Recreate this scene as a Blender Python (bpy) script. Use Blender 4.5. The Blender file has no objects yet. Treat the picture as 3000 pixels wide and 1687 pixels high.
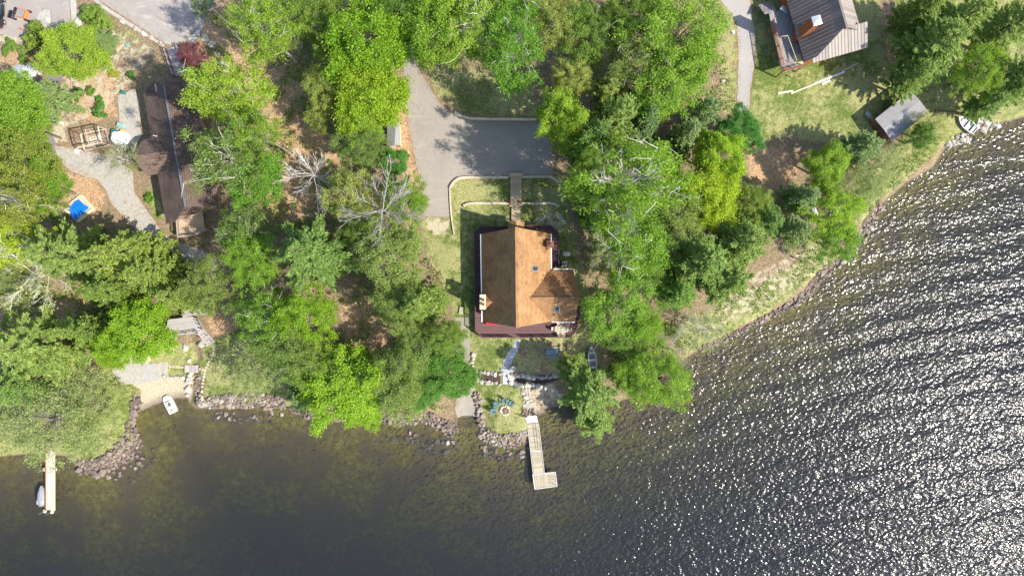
import bpy, bmesh, math, random
import numpy as np
from mathutils import Vector, Matrix
from mathutils.geometry import delaunay_2d_cdt

R = math.radians
rng = np.random.default_rng(7)
random.seed(7)
scene = bpy.context.scene
col = scene.collection

# ------------------------------------------------------------------ camera, sky, sun, exposure
CAM_H = 110.0          # drone height above the lake, metres
PPM = 18.3             # photo pixels (3000 wide) per metre at lake level
cam_data = bpy.data.cameras.new('camera')
cam = bpy.data.objects.new('camera', cam_data)
col.objects.link(cam)
cam.location = (0, 0, CAM_H)
cam.rotation_euler = (0, 0, 0)
cam_data.sensor_width = 36.0
cam_data.lens = 36.0 * CAM_H / (3000 / PPM)
cam_data.clip_end = 3000
scene.camera = cam

SUN_EL = R(45)
SUN_AZ_VEC = Vector((0.918, -0.397))            # towards the sun, on the ground
world = bpy.data.worlds.new('World')
scene.world = world
world.use_nodes = True
wn = world.node_tree
sky = wn.nodes.new('ShaderNodeTexSky')
sky.sky_type = 'NISHITA'
sky.sun_disc = False
sky.sun_elevation = SUN_EL
sky.sun_rotation = math.atan2(SUN_AZ_VEC.x, SUN_AZ_VEC.y)
sky.air_density = 1.0
sky.dust_density = 1.0
wn.links.new(sky.outputs[0], wn.nodes['Background'].inputs[0])
wn.nodes['Background'].inputs[1].default_value = 0.15
sun_data = bpy.data.lights.new('sun', 'SUN')
sun_data.energy = 4.4
sun_data.angle = R(0.53)
sun_data.color = (1.0, 0.94, 0.83)
sun = bpy.data.objects.new('sun', sun_data)
col.objects.link(sun)
sdir = Vector((SUN_AZ_VEC.x * math.cos(SUN_EL), SUN_AZ_VEC.y * math.cos(SUN_EL), math.sin(SUN_EL)))
sun.rotation_euler = sdir.to_track_quat('Z', 'Y').to_euler()
sun.location = sdir * 300
scene.view_settings.view_transform = 'Standard'
scene.view_settings.look = 'None'
scene.view_settings.gamma = 1.0
scene.view_settings.exposure = 0.95

# ------------------------------------------------------------------ materials
def new_mat(name):
    m = bpy.data.materials.new(name); m.use_nodes = True
    nt = m.node_tree
    return m, nt, nt.nodes['Principled BSDF']

def nd(nt, kind, **kw):
    n = nt.nodes.new(kind)
    for k, v in kw.items():
        if k.startswith('i_'):
            n.inputs[k[2:].replace('_', ' ')].default_value = v
        else:
            setattr(n, k, v)
    return n

def rgba(c): return (c[0], c[1], c[2], 1.0)

def ramp(nt, fac, stops):
    r = nt.nodes.new('ShaderNodeValToRGB')
    el = r.color_ramp.elements
    while len(el) < len(stops): el.new(0.5)
    for e, (p, c) in zip(el, stops):
        e.position = p; e.color = rgba(c) if len(c) == 3 else c
    nt.links.new(fac, r.inputs[0])
    return r

def mixc(nt, fac, a, b, blend='MIX'):
    n = nt.nodes.new('ShaderNodeMix'); n.data_type = 'RGBA'; n.blend_type = blend
    for sock, v in ((n.inputs[0], fac), (n.inputs[6], a), (n.inputs[7], b)):
        if isinstance(v, (int, float)): sock.default_value = v
        elif isinstance(v, (tuple, list)): sock.default_value = rgba(v)
        else: nt.links.new(v, sock)
    return n.outputs[2]

def noise(nt, vec, scale, detail=3.0, rough=0.55, dist=0.0):
    n = nd(nt, 'ShaderNodeTexNoise')
    n.inputs['Scale'].default_value = scale
    n.inputs['Detail'].default_value = detail
    n.inputs['Roughness'].default_value = rough
    n.inputs['Distortion'].default_value = dist
    if vec is not None: nt.links.new(vec, n.inputs['Vector'])
    return n.outputs['Fac']

def coords(nt, kind='Object'):
    return nt.nodes.new('ShaderNodeTexCoord').outputs[kind]

def world_pos(nt):
    return nt.nodes.new('ShaderNodeNewGeometry').outputs['Position']

def mapping(nt, vec, scale=(1, 1, 1), rot=(0, 0, 0)):
    m = nt.nodes.new('ShaderNodeMapping')
    m.inputs['Scale'].default_value = scale
    m.inputs['Rotation'].default_value = rot
    nt.links.new(vec, m.inputs['Vector'])
    return m.outputs[0]

def mathn(nt, op, a, b=None, c=None, clamp=False):
    n = nt.nodes.new('ShaderNodeMath'); n.operation = op; n.use_clamp = clamp
    for i, v in enumerate((a, b, c)):
        if v is None: continue
        if isinstance(v, (int, float)): n.inputs[i].default_value = v
        else: nt.links.new(v, n.inputs[i])
    return n.outputs[0]

def bump(nt, bsdf, height, dist=0.02, strength=1.0):
    b = nt.nodes.new('ShaderNodeBump')
    b.inputs['Distance'].default_value = dist
    b.inputs['Strength'].default_value = strength
    nt.links.new(height, b.inputs['Height'])
    nt.links.new(b.outputs[0], bsdf.inputs['Normal'])

MATS = {}
def plain(name, c1, c2=None, scale=3.0, rough=0.7, metal=0.0, bumpd=0.0, spec=0.3, grain=None):
    """mottled procedural material in world space; grain = (sx, sy, sz) stretches the mottling"""
    if name in MATS: return MATS[name]
    m, nt, b = new_mat(name)
    v = world_pos(nt) if grain is None else mapping(nt, coords(nt), grain)
    if c2 is None: c2 = tuple(x * 0.75 for x in c1)
    f1 = noise(nt, v, scale, 4.0, 0.6)
    f2 = noise(nt, v, scale * 6.3, 2.0, 0.6)
    f = mathn(nt, 'ADD', mathn(nt, 'MULTIPLY', f1, 0.6), mathn(nt, 'MULTIPLY', f2, 0.4))
    r = ramp(nt, f, [(0.33, c2), (0.66, c1)])
    rnd = nt.nodes.new('ShaderNodeObjectInfo').outputs['Random']
    hsv = nd(nt, 'ShaderNodeHueSaturation')
    nt.links.new(mathn(nt, 'MULTIPLY_ADD', rnd, 0.40, 0.80), hsv.inputs['Value'])
    nt.links.new(r.outputs[0], hsv.inputs['Color'])
    nt.links.new(hsv.outputs[0], b.inputs['Base Color'])
    b.inputs['Roughness'].default_value = rough
    b.inputs['Metallic'].default_value = metal
    b.inputs['Specular IOR Level'].default_value = spec
    if bumpd: bump(nt, b, f, bumpd)
    MATS[name] = m
    return m

def stone_mat(name, cols):
    """each stone object its own tint"""
    m, nt, b = new_mat(name)
    rnd = nt.nodes.new('ShaderNodeObjectInfo').outputs['Random']
    n = len(cols)
    r = ramp(nt, rnd, [(i / max(1, n - 1), c) for i, c in enumerate(cols)])
    f = noise(nt, world_pos(nt), 5.0, 5.0, 0.65)
    k = ramp(nt, f, [(0.3, (0.55, 0.52, 0.5)), (0.62, (1.1, 1.08, 1.05))])
    nt.links.new(mixc(nt, 1.0, r.outputs[0], k.outputs[0], 'MULTIPLY'), b.inputs['Base Color'])
    b.inputs['Roughness'].default_value = 0.85
    b.inputs['Specular IOR Level'].default_value = 0.25
    bump(nt, b, f, 0.05)
    MATS[name] = m
    return m

def leaf_mat(name, dark, light, transl=0.35, tip=None, rough=0.55):
    m, nt, b = new_mat(name)
    geo = nt.nodes.new('ShaderNodeNewGeometry')
    isl = geo.outputs['Random Per Island']
    oi = nt.nodes.new('ShaderNodeObjectInfo')
    f = noise(nt, geo.outputs['Position'], 0.45, 2.0, 0.5)
    t = mathn(nt, 'ADD', mathn(nt, 'MULTIPLY', isl, 0.6), mathn(nt, 'MULTIPLY', f, 0.5), clamp=True)
    stops = [(0.12, dark), (0.8, light)]
    if tip: stops.append((0.97, tip))
    r = ramp(nt, t, stops)
    hsv = nd(nt, 'ShaderNodeHueSaturation')
    nt.links.new(mathn(nt, 'MULTIPLY_ADD', oi.outputs['Random'], 0.045, 0.478), hsv.inputs['Hue'])
    nt.links.new(mathn(nt, 'MULTIPLY_ADD', oi.outputs['Random'], -0.3, 1.15), hsv.inputs['Value'])
    nt.links.new(r.outputs[0], hsv.inputs['Color'])
    nt.links.new(hsv.outputs[0], b.inputs['Base Color'])
    b.inputs['Roughness'].default_value = rough
    b.inputs['Specular IOR Level'].default_value = 0.25
    tr = nt.nodes.new('ShaderNodeBsdfTranslucent')
    yel = mixc(nt, 1.0, hsv.outputs[0], (1.02, 1.2, 0.5), 'MULTIPLY')
    nt.links.new(yel, tr.inputs['Color'])
    mx = nt.nodes.new('ShaderNodeMixShader'); mx.inputs[0].default_value = transl
    nt.links.new(b.outputs[0], mx.inputs[1]); nt.links.new(tr.outputs[0], mx.inputs[2])
    nt.links.new(mx.outputs[0], nt.nodes['Material Output'].inputs['Surface'])
    MATS[name] = m
    return m

# ------------------------------------------------------------------ helpers
def tag(o, label=None, cat=None, group=None, kind=None):
    if label: o['label'] = label
    if cat: o['category'] = cat
    if group: o['group'] = group
    if kind: o['kind'] = kind
    return o

def empty(name, loc, label=None, cat=None, group=None, rz=0.0):
    o = bpy.data.objects.new(name, None)
    o.empty_display_size = 0.2
    col.objects.link(o)
    o.location = loc
    o.rotation_euler = (0, 0, rz)
    return tag(o, label, cat, group)

def link_mesh(name, me, mat, parent=None):
    o = bpy.data.objects.new(name, me)
    if mat is not None:
        if len(me.materials) == 0: me.materials.append(mat)
        elif me.materials[0] != mat:
            pass
    col.objects.link(o)
    if parent is not None: o.parent = parent
    return o

def copy_tree(o, parent=None):
    c = o.copy(); col.objects.link(c)
    if parent is not None: c.parent = parent
    for ch in list(o.children): copy_tree(ch, c)
    return c

class MB:
    """collects shapes; build() links them as one mesh object"""
    def __init__(self): self.v = []; self.f = []
    def add(self, vs, fs):
        n = len(self.v); self.v += [tuple(p) for p in vs]; self.f += [tuple(i + n for i in f) for f in fs]; return self
    def box(self, c, s, rz=0.0, M=None):
        x, y, z = s[0] / 2, s[1] / 2, s[2] / 2
        vs = [Vector(p) for p in ((-x, -y, -z), (x, -y, -z), (x, y, -z), (-x, y, -z), (-x, -y, z), (x, -y, z), (x, y, z), (-x, y, z))]
        T = Matrix.Rotation(rz, 3, 'Z') if M is None else M
        c = Vector(c)
        return self.add([c + T @ p for p in vs], [(0, 3, 2, 1), (4, 5, 6, 7), (0, 1, 5, 4), (1, 2, 6, 5), (2, 3, 7, 6), (3, 0, 4, 7)])
    def prism(self, pts, z0, z1):
        n = len(pts)
        a = sum(pts[i][0] * pts[(i + 1) % n][1] - pts[(i + 1) % n][0] * pts[i][1] for i in range(n))
        if a < 0: pts = pts[::-1]
        vs = [(p[0], p[1], z0) for p in pts] + [(p[0], p[1], z1) for p in pts]
        fs = [tuple(range(n - 1, -1, -1)), tuple(range(n, 2 * n))] + [(i, (i + 1) % n, n + (i + 1) % n, n + i) for i in range(n)]
        return self.add(vs, fs)
    def slab(self, pts, t):
        """any polygon in space, thickened downwards"""
        n = len(pts); pts = [Vector(p) for p in pts]
        nz = sum((pts[i].x * pts[(i + 1) % n].y - pts[(i + 1) % n].x * pts[i].y) for i in range(n))
        if nz < 0: pts = pts[::-1]
        vs = pts + [p - Vector((0, 0, t)) for p in pts]
        fs = [tuple(range(n)), tuple(range(2 * n - 1, n - 1, -1))] + [(i, n + i, n + (i + 1) % n, (i + 1) % n) for i in range(n)]
        return self.add(vs, fs)
    def bar(self, a, b, w, h=None):
        a, b = Vector(a), Vector(b); d = b - a; L = d.length
        if L < 1e-6: return self
        if h is None: h = w
        zax = Vector((0, 0, 1)); x = d / L
        if abs(x.z) > 0.98: y = Vector((0, 1, 0))
        else: y = zax.cross(x).normalized()
        z = x.cross(y)
        M = Matrix((x, y, z)).transposed()
        return self.box((a + b) / 2, (L, w, h), M=M)
    def tube(self, pts, rad, n=6, cap=True):
        pts = [Vector(p) for p in pts]; m = len(pts)
        if isinstance(rad, (int, float)): rad = [rad] * m
        base = len(self.v); vs = []
        for i, p in enumerate(pts):
            t = (pts[min(i + 1, m - 1)] - pts[max(i - 1, 0)]).normalized()
            u = t.cross(Vector((0.3, 0.2, 1)) if abs(t.z) < 0.9 else Vector((1, 0, 0))).normalized(); w = t.cross(u)
            for k in range(n):
                a = 2 * math.pi * k / n
                vs.append(p + (u * math.cos(a) + w * math.sin(a)) * rad[i])
        fs = []
        for i in range(m - 1):
            for k in range(n):
                fs.append((i * n + k, i * n + (k + 1) % n, (i + 1) * n + (k + 1) % n, (i + 1) * n + k))
        if cap: fs += [tuple(range(n - 1, -1, -1)), tuple(range((m - 1) * n, m * n))]
        return self.add(vs, fs)
    def lathe(self, c, prof, n=16, sx=1.0, sy=1.0):
        """prof: list of (radius, z)"""
        vs = []; c = Vector(c)
        for r, z in prof:
            for k in range(n):
                a = 2 * math.pi * k / n
                vs.append(c + Vector((r * math.cos(a) * sx, r * math.sin(a) * sy, z)))
        m = len(prof); fs = []
        for i in range(m - 1):
            for k in range(n):
                fs.append((i * n + k, i * n + (k + 1) % n, (i + 1) * n + (k + 1) % n, (i + 1) * n + k))
        fs += [tuple(range(n - 1, -1, -1)), tuple(range((m - 1) * n, m * n))]
        return self.add(vs, fs)
    def mesh(self, name, bevel=0.0, off=(0, 0, 0)):
        me = bpy.data.meshes.new(name)
        o = Vector(off)
        me.from_pydata([tuple(Vector(p) - o) for p in self.v], [], self.f)
        if bevel:
            bm = bmesh.new(); bm.from_mesh(me)
            bmesh.ops.bevel(bm, geom=bm.edges[:], offset=bevel, segments=1, affect='EDGES', clamp_overlap=True)
            bm.to_mesh(me); bm.free()
        me.validate(); me.update()
        return me
    def build(self, name, mat, parent=None, local=False, bevel=0.0, smooth=False):
        """verts are world coordinates unless local; the parent must be an unrotated empty"""
        off = (0, 0, 0)
        if parent is not None and not local:
            off = parent.location if parent.parent is None else parent.location + parent.parent.location
        me = self.mesh(name, bevel, off)
        if smooth:
            for p in me.polygons: p.use_smooth = True
        return link_mesh(name, me, mat, parent)

# photo pixel <-> place: the photo is a straight-down view, so a pixel and a height give a place
def W(px, py, z=0.0):
    k = (1 - z / CAM_H) / PPM
    return Vector(((px - 1500) * k, (843.5 - py) * k, z))

# ------------------------------------------------------------------ shore and terrain
SHORE = [(-1400, 1420), (-300, 1370), (0, 1338), (90, 1330), (190, 1336), (230, 1372), (275, 1385), (330, 1370), (385, 1335), (408, 1295),
         (388, 1245), (400, 1212), (430, 1198), (478, 1178), (520, 1168), (545, 1166), (556, 1188), (575, 1200), (612, 1196), (690, 1192),
         (760, 1190), (830, 1196), (900, 1210), (980, 1222), (1060, 1222), (1120, 1226), (1180, 1238), (1250, 1230), (1300, 1255), (1325, 1272),
         (1342, 1245), (1345, 1219), (1395, 1215), (1400, 1250), (1412, 1278), (1450, 1297), (1500, 1303), (1545, 1296), (1560, 1262), (1575, 1222),
         (1612, 1196), (1650, 1188), (1720, 1190), (1800, 1180), (1880, 1160), (1950, 1110), (2012, 1050), (2060, 1020), (2125, 994), (2190, 960),
         (2250, 928), (2310, 897), (2355, 868), (2390, 822), (2420, 792), (2462, 766), (2500, 726), (2533, 690), (2542, 651), (2580, 605),
         (2622, 568), (2660, 535), (2734, 493), (2768, 440), (2800, 405), (2850, 388), (2905, 370), (3000, 345), (3300, 300), (4600, 120)]
shore_w = np.array([W(*p)[:2] for p in SHORE])
land_poly = np.vstack([shore_w, np.array([[600, 39], [600, 600], [-600, 600], [-600, shore_w[0, 1]]])])

def in_poly(P, poly):
    x, y = P[:, 0], P[:, 1]; n = len(poly); c = np.zeros(len(P), bool)
    for i in range(n):
        x0, y0 = poly[i]; x1, y1 = poly[(i + 1) % n]
        if y0 == y1: continue
        t = ((y0 > y) != (y1 > y)) & (x < (x1 - x0) * (y - y0) / (y1 - y0) + x0)
        c ^= t
    return c

def seg_dist(P, line):
    d = np.full(len(P), 1e9)
    for i in range(len(line) - 1):
        a, b = line[i], line[i + 1]; ab = b - a
        t = np.clip(((P - a) @ ab) / max(1e-9, ab @ ab), 0, 1)
        q = P - (a + t[:, None] * ab)
        d = np.minimum(d, np.hypot(q[:, 0], q[:, 1]))
    return d

def sst(a, b, x):
    t = np.clip((x - a) / (b - a), 0, 1); return t * t * (3 - 2 * t)

def wob(x, y, s, k):
    return np.sin(x * s + 1.3 * k + 1.7 * np.sin(y * s * 0.7 + k)) * np.cos(y * s * 1.1 + 2.1 * k + 1.3 * np.sin(x * s * 0.8))

BEACH = [(470, 1120, 6.5, 1.0), (1365, 1190, 4.0, 1.0), (1612, 1165, 4.0, 1.0), (2830, 380, 4.0, 0.7), (2200, 930, 8.0, 0.35), (2500, 700, 9.0, 0.3)]
def terr_raw(P):
    P = np.asarray(P, float)
    d = seg_dist(P, shore_w) * np.where(in_poly(P, land_poly), 1, -1)
    x, y = P[:, 0], P[:, 1]
    land = 0.95 * sst(0, 1.6, d) + 1.9 * sst(3, 45, d) + 0.10 * wob(x, y, 0.16, 1) * sst(4, 12, d) + 0.05 * wob(x, y, 0.5, 2) * sst(3, 8, d)
    soft = 0.11 * np.clip(d, 0, 9) + 0.0
    bf = np.zeros(len(P))
    for (px, py, r, a) in BEACH:
        c = W(px, py)
        q = np.hypot(x - c.x, y - c.y)
        bf = np.maximum(bf, a * (1 - sst(r * 0.75, r * 1.5, q)))
    land = land * (1 - bf) + np.minimum(land, soft) * bf
    e = np.clip(-d, 0, None)
    bed = -(0.15 * np.minimum(e, 6) + 0.17 * np.clip(e - 6, 0, 30) + 0.03 * np.clip(e - 35, 0, 60)) + 0.06 * wob(x, y, 0.9, 3) * sst(1, 4, e) - 0.03
    return np.where(d >= 0, land + 0.0, bed), d

def axis(lo, hi, step, far):
    a = list(np.arange(lo, hi + 1e-6, step))
    s = step; v = hi
    while v < far: s *= 1.35; v += s; a.append(v)
    s = step; v = lo
    while v > -far: s *= 1.35; v -= s; a.insert(0, v)
    return np.array(a)
GX = axis(-94, 94, 0.5, 420); GY = axis(-50, 56, 0.5, 420)
gx, gy = np.meshgrid(GX, GY)
GP = np.stack([gx.ravel(), gy.ravel()], 1)
GZ, GD = terr_raw(GP)
# flat pads where the buildings stand and a small creek through the left lawn
def pad(px0, py0, r0, r1, z):
    global GZ
    c = W(px0, py0, z); q = np.hypot(GP[:, 0] - c.x, GP[:, 1] - c.y)
    k = 1 - sst(r0, r1, q); GZ = GZ * (1 - k) + z * k
pad(1525, 815, 11, 17, 2.35)
CREEK = [(560, 985), (571, 1010), (577, 1040), (572, 1068), (568, 1100), (572, 1135), (566, 1175)]
creek_w = np.array([W(*p, 1.0)[:2] for p in CREEK])
GZ = GZ - 0.42 * (1 - sst(0.25, 0.75, seg_dist(GP, creek_w))) * (GD > 0.4)
Zgrid = GZ.reshape(len(GY), len(GX))

def terr(x, y):
    i = min(max(int(np.searchsorted(GX, x)) - 1, 0), len(GX) - 2); j = min(max(int(np.searchsorted(GY, y)) - 1, 0), len(GY) - 2)
    u = (x - GX[i]) / (GX[i + 1] - GX[i]); v = (y - GY[j]) / (GY[j + 1] - GY[j])
    a, b, c, d = Zgrid[j, i], Zgrid[j, i + 1], Zgrid[j + 1, i], Zgrid[j + 1, i + 1]
    return float(a * (1 - u) * (1 - v) + b * u * (1 - v) + c * (1 - u) * v + d * u * v)

def G(px, py, up=0.0):
    """the ground point seen at a photo pixel (raised by up)"""
    z = 1.0
    for _ in range(5):
        p = W(px, py, z); z = terr(p.x, p.y) + up
    return W(px, py, z)
# ------------------------------------------------------------------ ground sheet (land and lake bed in one)
def pxpoly(pts, z=1.5): return np.array([W(a, b, z)[:2] for a, b in pts])
def paint(polys, soft, base=None):
    w = np.zeros(len(GP)) if base is None else base
    for poly, a in polys:
        P = pxpoly(poly)
        d = seg_dist(GP, np.vstack([P, P[:1]])) * np.where(in_poly(GP, P), 1, -1)
        w = np.maximum(w, a * sst(-soft, soft, d))
    return w
LAWN = [([(1236, 640), (1322, 640), (1322, 530), (1500, 520), (1650, 515), (1680, 700), (1730, 880), (1730, 1010), (1640, 1100), (1480, 1098), (1390, 1090), (1335, 980), (1325, 880), (1285, 800), (1245, 730)], 0.92),
        ([(1384, 1118), (1532, 1122), (1552, 1310), (1430, 1310), (1396, 1200)], 1.0),
        ([(1246, 220), (1300, 200), (1420, 215), (1570, 230), (1575, 350), (1380, 348), (1330, 330), (1280, 290)], 0.62),
        ([(2105, 0), (2160, 60), (2165, 330), (2110, 340), (2085, 120)], 0.6),
        ([(2195, 0), (2560, -40), (2600, 150), (2640, 250), (2560, 420), (2440, 420), (2300, 400), (2200, 420), (2190, 340)], 0.85),
        ([(2600, -60), (3100, -60), (3100, 330), (2900, 365), (2780, 420), (2640, 540), (2530, 660), (2420, 790), (2250, 925), (2020, 1040), (1960, 960), (2150, 880), (2330, 770), (2430, 600), (2560, 500), (2640, 400), (2680, 250)], 0.72),
        ([(430, 1010), (500, 1004), (560, 1010), (572, 1060), (560, 1110), (440, 1108)], 0.95),
        ([(590, 1010), (640, 990), (720, 950), (850, 960), (850, 1200), (600, 1200), (580, 1060)], 1.0),
        ([(-60, 1090), (200, 1060), (380, 1095), (402, 1180), (390, 1290), (230, 1390), (-60, 1375)], 1.0),
        ([(200, 30), (300, 40), (420, 110), (480, 160), (400, 170), (300, 120), (210, 110)], 0.55),
        ([(620, 120), (700, 160), (700, 220), (640, 230)], 0.5),
        ([(430, 555), (470, 560), (485, 650), (455, 640)], 0.9)]
LEAF = [([(560, -40), (900, -40), (900, 300), (870, 480), (800, 560), (700, 480), (690, 250), (600, 120)], 0.9),
        ([(780, 380), (950, 360), (1010, 450), (950, 560), (860, 700), (780, 640)], 0.85),
        ([(250, 100), (330, 130), (360, 250), (360, 350), (260, 370), (200, 330), (140, 340), (190, 250)], 0.8),
        ([(1170, 270), (1196, 280), (1235, 550), (1200, 560), (1150, 420)], 0.8),
        ([(2180, 420), (2300, 430), (2340, 500), (2300, 580), (2200, 560)], 0.9),
        ([(2500, 40), (2640, 20), (2680, 160), (2600, 260), (2520, 220)], 0.75),
        ([(180, 500), (280, 520), (330, 580), (280, 640), (190, 600)], 0.95),
        ([(590, 900), (720, 880), (720, 980), (620, 990)], 0.8),
        ([(0, 860), (140, 840), (300, 890), (200, 960), (0, 950)], 0.8),
        ([(-40, 150), (100, 140), (150, 230), (60, 260), (-40, 250)], 0.6),
        ([(1000, 880), (1120, 860), (1140, 1010), (1000, 1010)], 0.85),
        ([(1245, 690), (1275, 700), (1290, 800), (1265, 800)], 0.8),
        ([(520, 130), (600, 110), (640, 200), (600, 220), (540, 200)], 0.75),
        ([(1620, 700), (1720, 720), (1730, 1000), (1690, 1010), (1640, 900)], 0.5)]
SAND = [([(330, 1010), (420, 1030), (440, 1105), (548, 1112), (552, 1180), (430, 1210), (395, 1215), (400, 1150), (350, 1100), (318, 1050)], 1.0),
        ([(1535, 1130), (1620, 1120), (1660, 1170), (1650, 1200), (1560, 1235), (1535, 1220)], 0.5),
        ([(130, 360), (210, 370), (215, 420), (180, 430), (150, 410)], 0.8),
        ([(200, 110), (330, 90), (480, 150), (420, 230), (330, 330), (240, 380), (150, 370), (170, 270), (190, 150)], 0.47),
        ([(1240, 640), (1322, 636), (1325, 690), (1260, 690)], 0.55),
        ([(2160, 820), (2420, 700), (2440, 770), (2250, 900), (2050, 990)], 0.45),
        ([(1530, 640), (1650, 620), (1665, 690), (1540, 650)], 0.5),
        ([(0, 90), (90, 110), (80, 150), (0, 130)], 0.7)]
THIN = paint([([(1528, 985), (1720, 985), (1700, 1060), (1630, 1100), (1503, 1100), (1505, 1040)], 0.42)], 1.5)
wg = paint(LAWN, 0.8) - THIN; wl = np.maximum(paint(LEAF, 1.6), THIN * 1.2); ws = paint(SAND, 0.5)
me = bpy.data.meshes.new('ground')
ny, nx = len(GY), len(GX)
idx = np.arange(nx * ny).reshape(ny, nx)
quads = np.stack([idx[:-1, :-1], idx[:-1, 1:], idx[1:, 1:], idx[1:, :-1]], -1).reshape(-1, 4)
def np_mesh(me, V, F):
    V = np.ascontiguousarray(V, np.float32); F = np.ascontiguousarray(F, np.int32); k = F.shape[1]
    me.vertices.add(len(V)); me.vertices.foreach_set('co', V.ravel())
    me.loops.add(F.size); me.loops.foreach_set('vertex_index', F.ravel())
    me.polygons.add(len(F)); me.polygons.foreach_set('loop_start', np.arange(0, F.size, k, dtype=np.int32))
    me.update(calc_edges=True); me.validate()
np_mesh(me, np.column_stack([GP, GZ]), quads)
me.polygons.foreach_set('use_smooth', np.ones(len(quads), bool))
ca = me.attributes.new('cover', 'FLOAT_COLOR', 'POINT')
ca.data.foreach_set('color', np.column_stack([wg, wl, ws, np.clip(GD / 10, -1, 1)]).astype(np.float32).ravel())

def ground_material():
    m, nt, b = new_mat('ground_cover')
    p = world_pos(nt)
    at = nd(nt, 'ShaderNodeAttribute', attribute_name='cover')
    sp = nt.nodes.new('ShaderNodeSeparateColor'); nt.links.new(at.outputs['Color'], sp.inputs[0])
    xyz = nt.nodes.new('ShaderNodeSeparateXYZ'); nt.links.new(p, xyz.inputs[0])
    fine = noise(nt, p, 4.5, 5.0, 0.75); mid = noise(nt, p, 1.1, 4.0, 0.65); big = noise(nt, p, 0.17, 3.0, 0.5)
    vor = nd(nt, 'ShaderNodeTexVoronoi'); vor.inputs['Scale'].default_value = 3.4; nt.links.new(p, vor.inputs['Vector'])
    # woodland floor: brown duff with scattered leaves
    duff = ramp(nt, fine, [(0.3, (0.10, 0.072, 0.046)), (0.5, (0.23, 0.165, 0.105)), (0.70, (0.43, 0.33, 0.22))]).outputs[0]
    lit = ramp(nt, fine, [(0.30, (0.13, 0.080, 0.048)), (0.45, (0.33, 0.205, 0.12)), (0.58, (0.54, 0.385, 0.235)), (0.72, (0.70, 0.59, 0.43))]).outputs[0]
    vc = nt.nodes.new('ShaderNodeSeparateColor'); nt.links.new(vor.outputs['Color'], vc.inputs[0])
    lit = mixc(nt, mathn(nt, 'MULTIPLY', vc.outputs[0], 0.4), lit, (0.34, 0.175, 0.085))
    grass_a = ramp(nt, fine, [(0.3, (0.035, 0.060, 0.012)), (0.5, (0.105, 0.15, 0.03)), (0.72, (0.22, 0.25, 0.075))]).outputs[0]
    grass_d = ramp(nt, fine, [(0.3, (0.13, 0.135, 0.045)), (0.5, (0.29, 0.285, 0.115)), (0.72, (0.46, 0.435, 0.22))]).outputs[0]
    dry = ramp(nt, mathn(nt, 'ADD', mathn(nt, 'MULTIPLY', mid, 0.55), mathn(nt, 'MULTIPLY', big, 0.55)), [(0.46, (0, 0, 0)), (0.60, (1, 1, 1))]).outputs[0]
    grass = mixc(nt, dry, grass_a, grass_d)
    sand = ramp(nt, fine, [(0.25, (0.30, 0.25, 0.17)), (0.55, (0.46, 0.40, 0.29)), (0.8, (0.58, 0.52, 0.40))]).outputs[0]
    # weeds over the woodland floor
    weed = ramp(nt, mid, [(0.52, (0, 0, 0)), (0.62, (1, 1, 1))]).outputs[0]
    base = mixc(nt, mathn(nt, 'MULTIPLY', weed, 0.55), duff, grass_a)
    def edge(w, k=0.55):
        t = mathn(nt, 'ADD', w, mathn(nt, 'MULTIPLY', mathn(nt, 'SUBTRACT', mid, 0.5), 1.6))
        return ramp(nt, t, [(0.36, (0, 0, 0)), (0.62, (1, 1, 1))]).outputs[0]
    c = mixc(nt, edge(sp.outputs[1]), base, lit)
    c = mixc(nt, edge(sp.outputs[0]), c, grass)
    c = mixc(nt, edge(sp.outputs[2]), c, sand)
    # lake bed: olive weed and brown silt; a wet stony rim at the waterline
    weedbed = ramp(nt, mathn(nt, 'ADD', mathn(nt, 'MULTIPLY', fine, 0.5), mathn(nt, 'MULTIPLY', mid, 0.5)), [(0.35, (0.11, 0.080, 0.022)), (0.5, (0.25, 0.20, 0.045)), (0.64, (0.44, 0.39, 0.10))]).outputs[0]
    silt = mixc(nt, ramp(nt, big, [(0.45, (0, 0, 0)), (0.6, (1, 1, 1))]).outputs[0], weedbed, (0.20, 0.145, 0.075))
    under = mathn(nt, 'LESS_THAN', xyz.outputs[2], 0.0)
    wet = ramp(nt, xyz.outputs[2], [(0.02, (1, 1, 1)), (0.16, (0, 0, 0))]).outputs[0]
    c = mixc(nt, mathn(nt, 'MULTIPLY', wet, 0.75), c, (0.13, 0.09, 0.075))
    c = mixc(nt, under, c, silt)
    nt.links.new(c, b.inputs['Base Color'])
    b.inputs['Roughness'].default_value = 0.9
    b.inputs['Specular IOR Level'].default_value = 0.15
    bump(nt, b, mathn(nt, 'MULTIPLY', mathn(nt, 'ADD', fine, mathn(nt, 'MULTIPLY', mid, 0.7)), mathn(nt, 'MULTIPLY_ADD', under, -0.85, 1.0)), 0.16)
    return m
MATS['ground'] = ground_material()
tag(link_mesh('ground', me, MATS['ground']), kind='structure')

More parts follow.
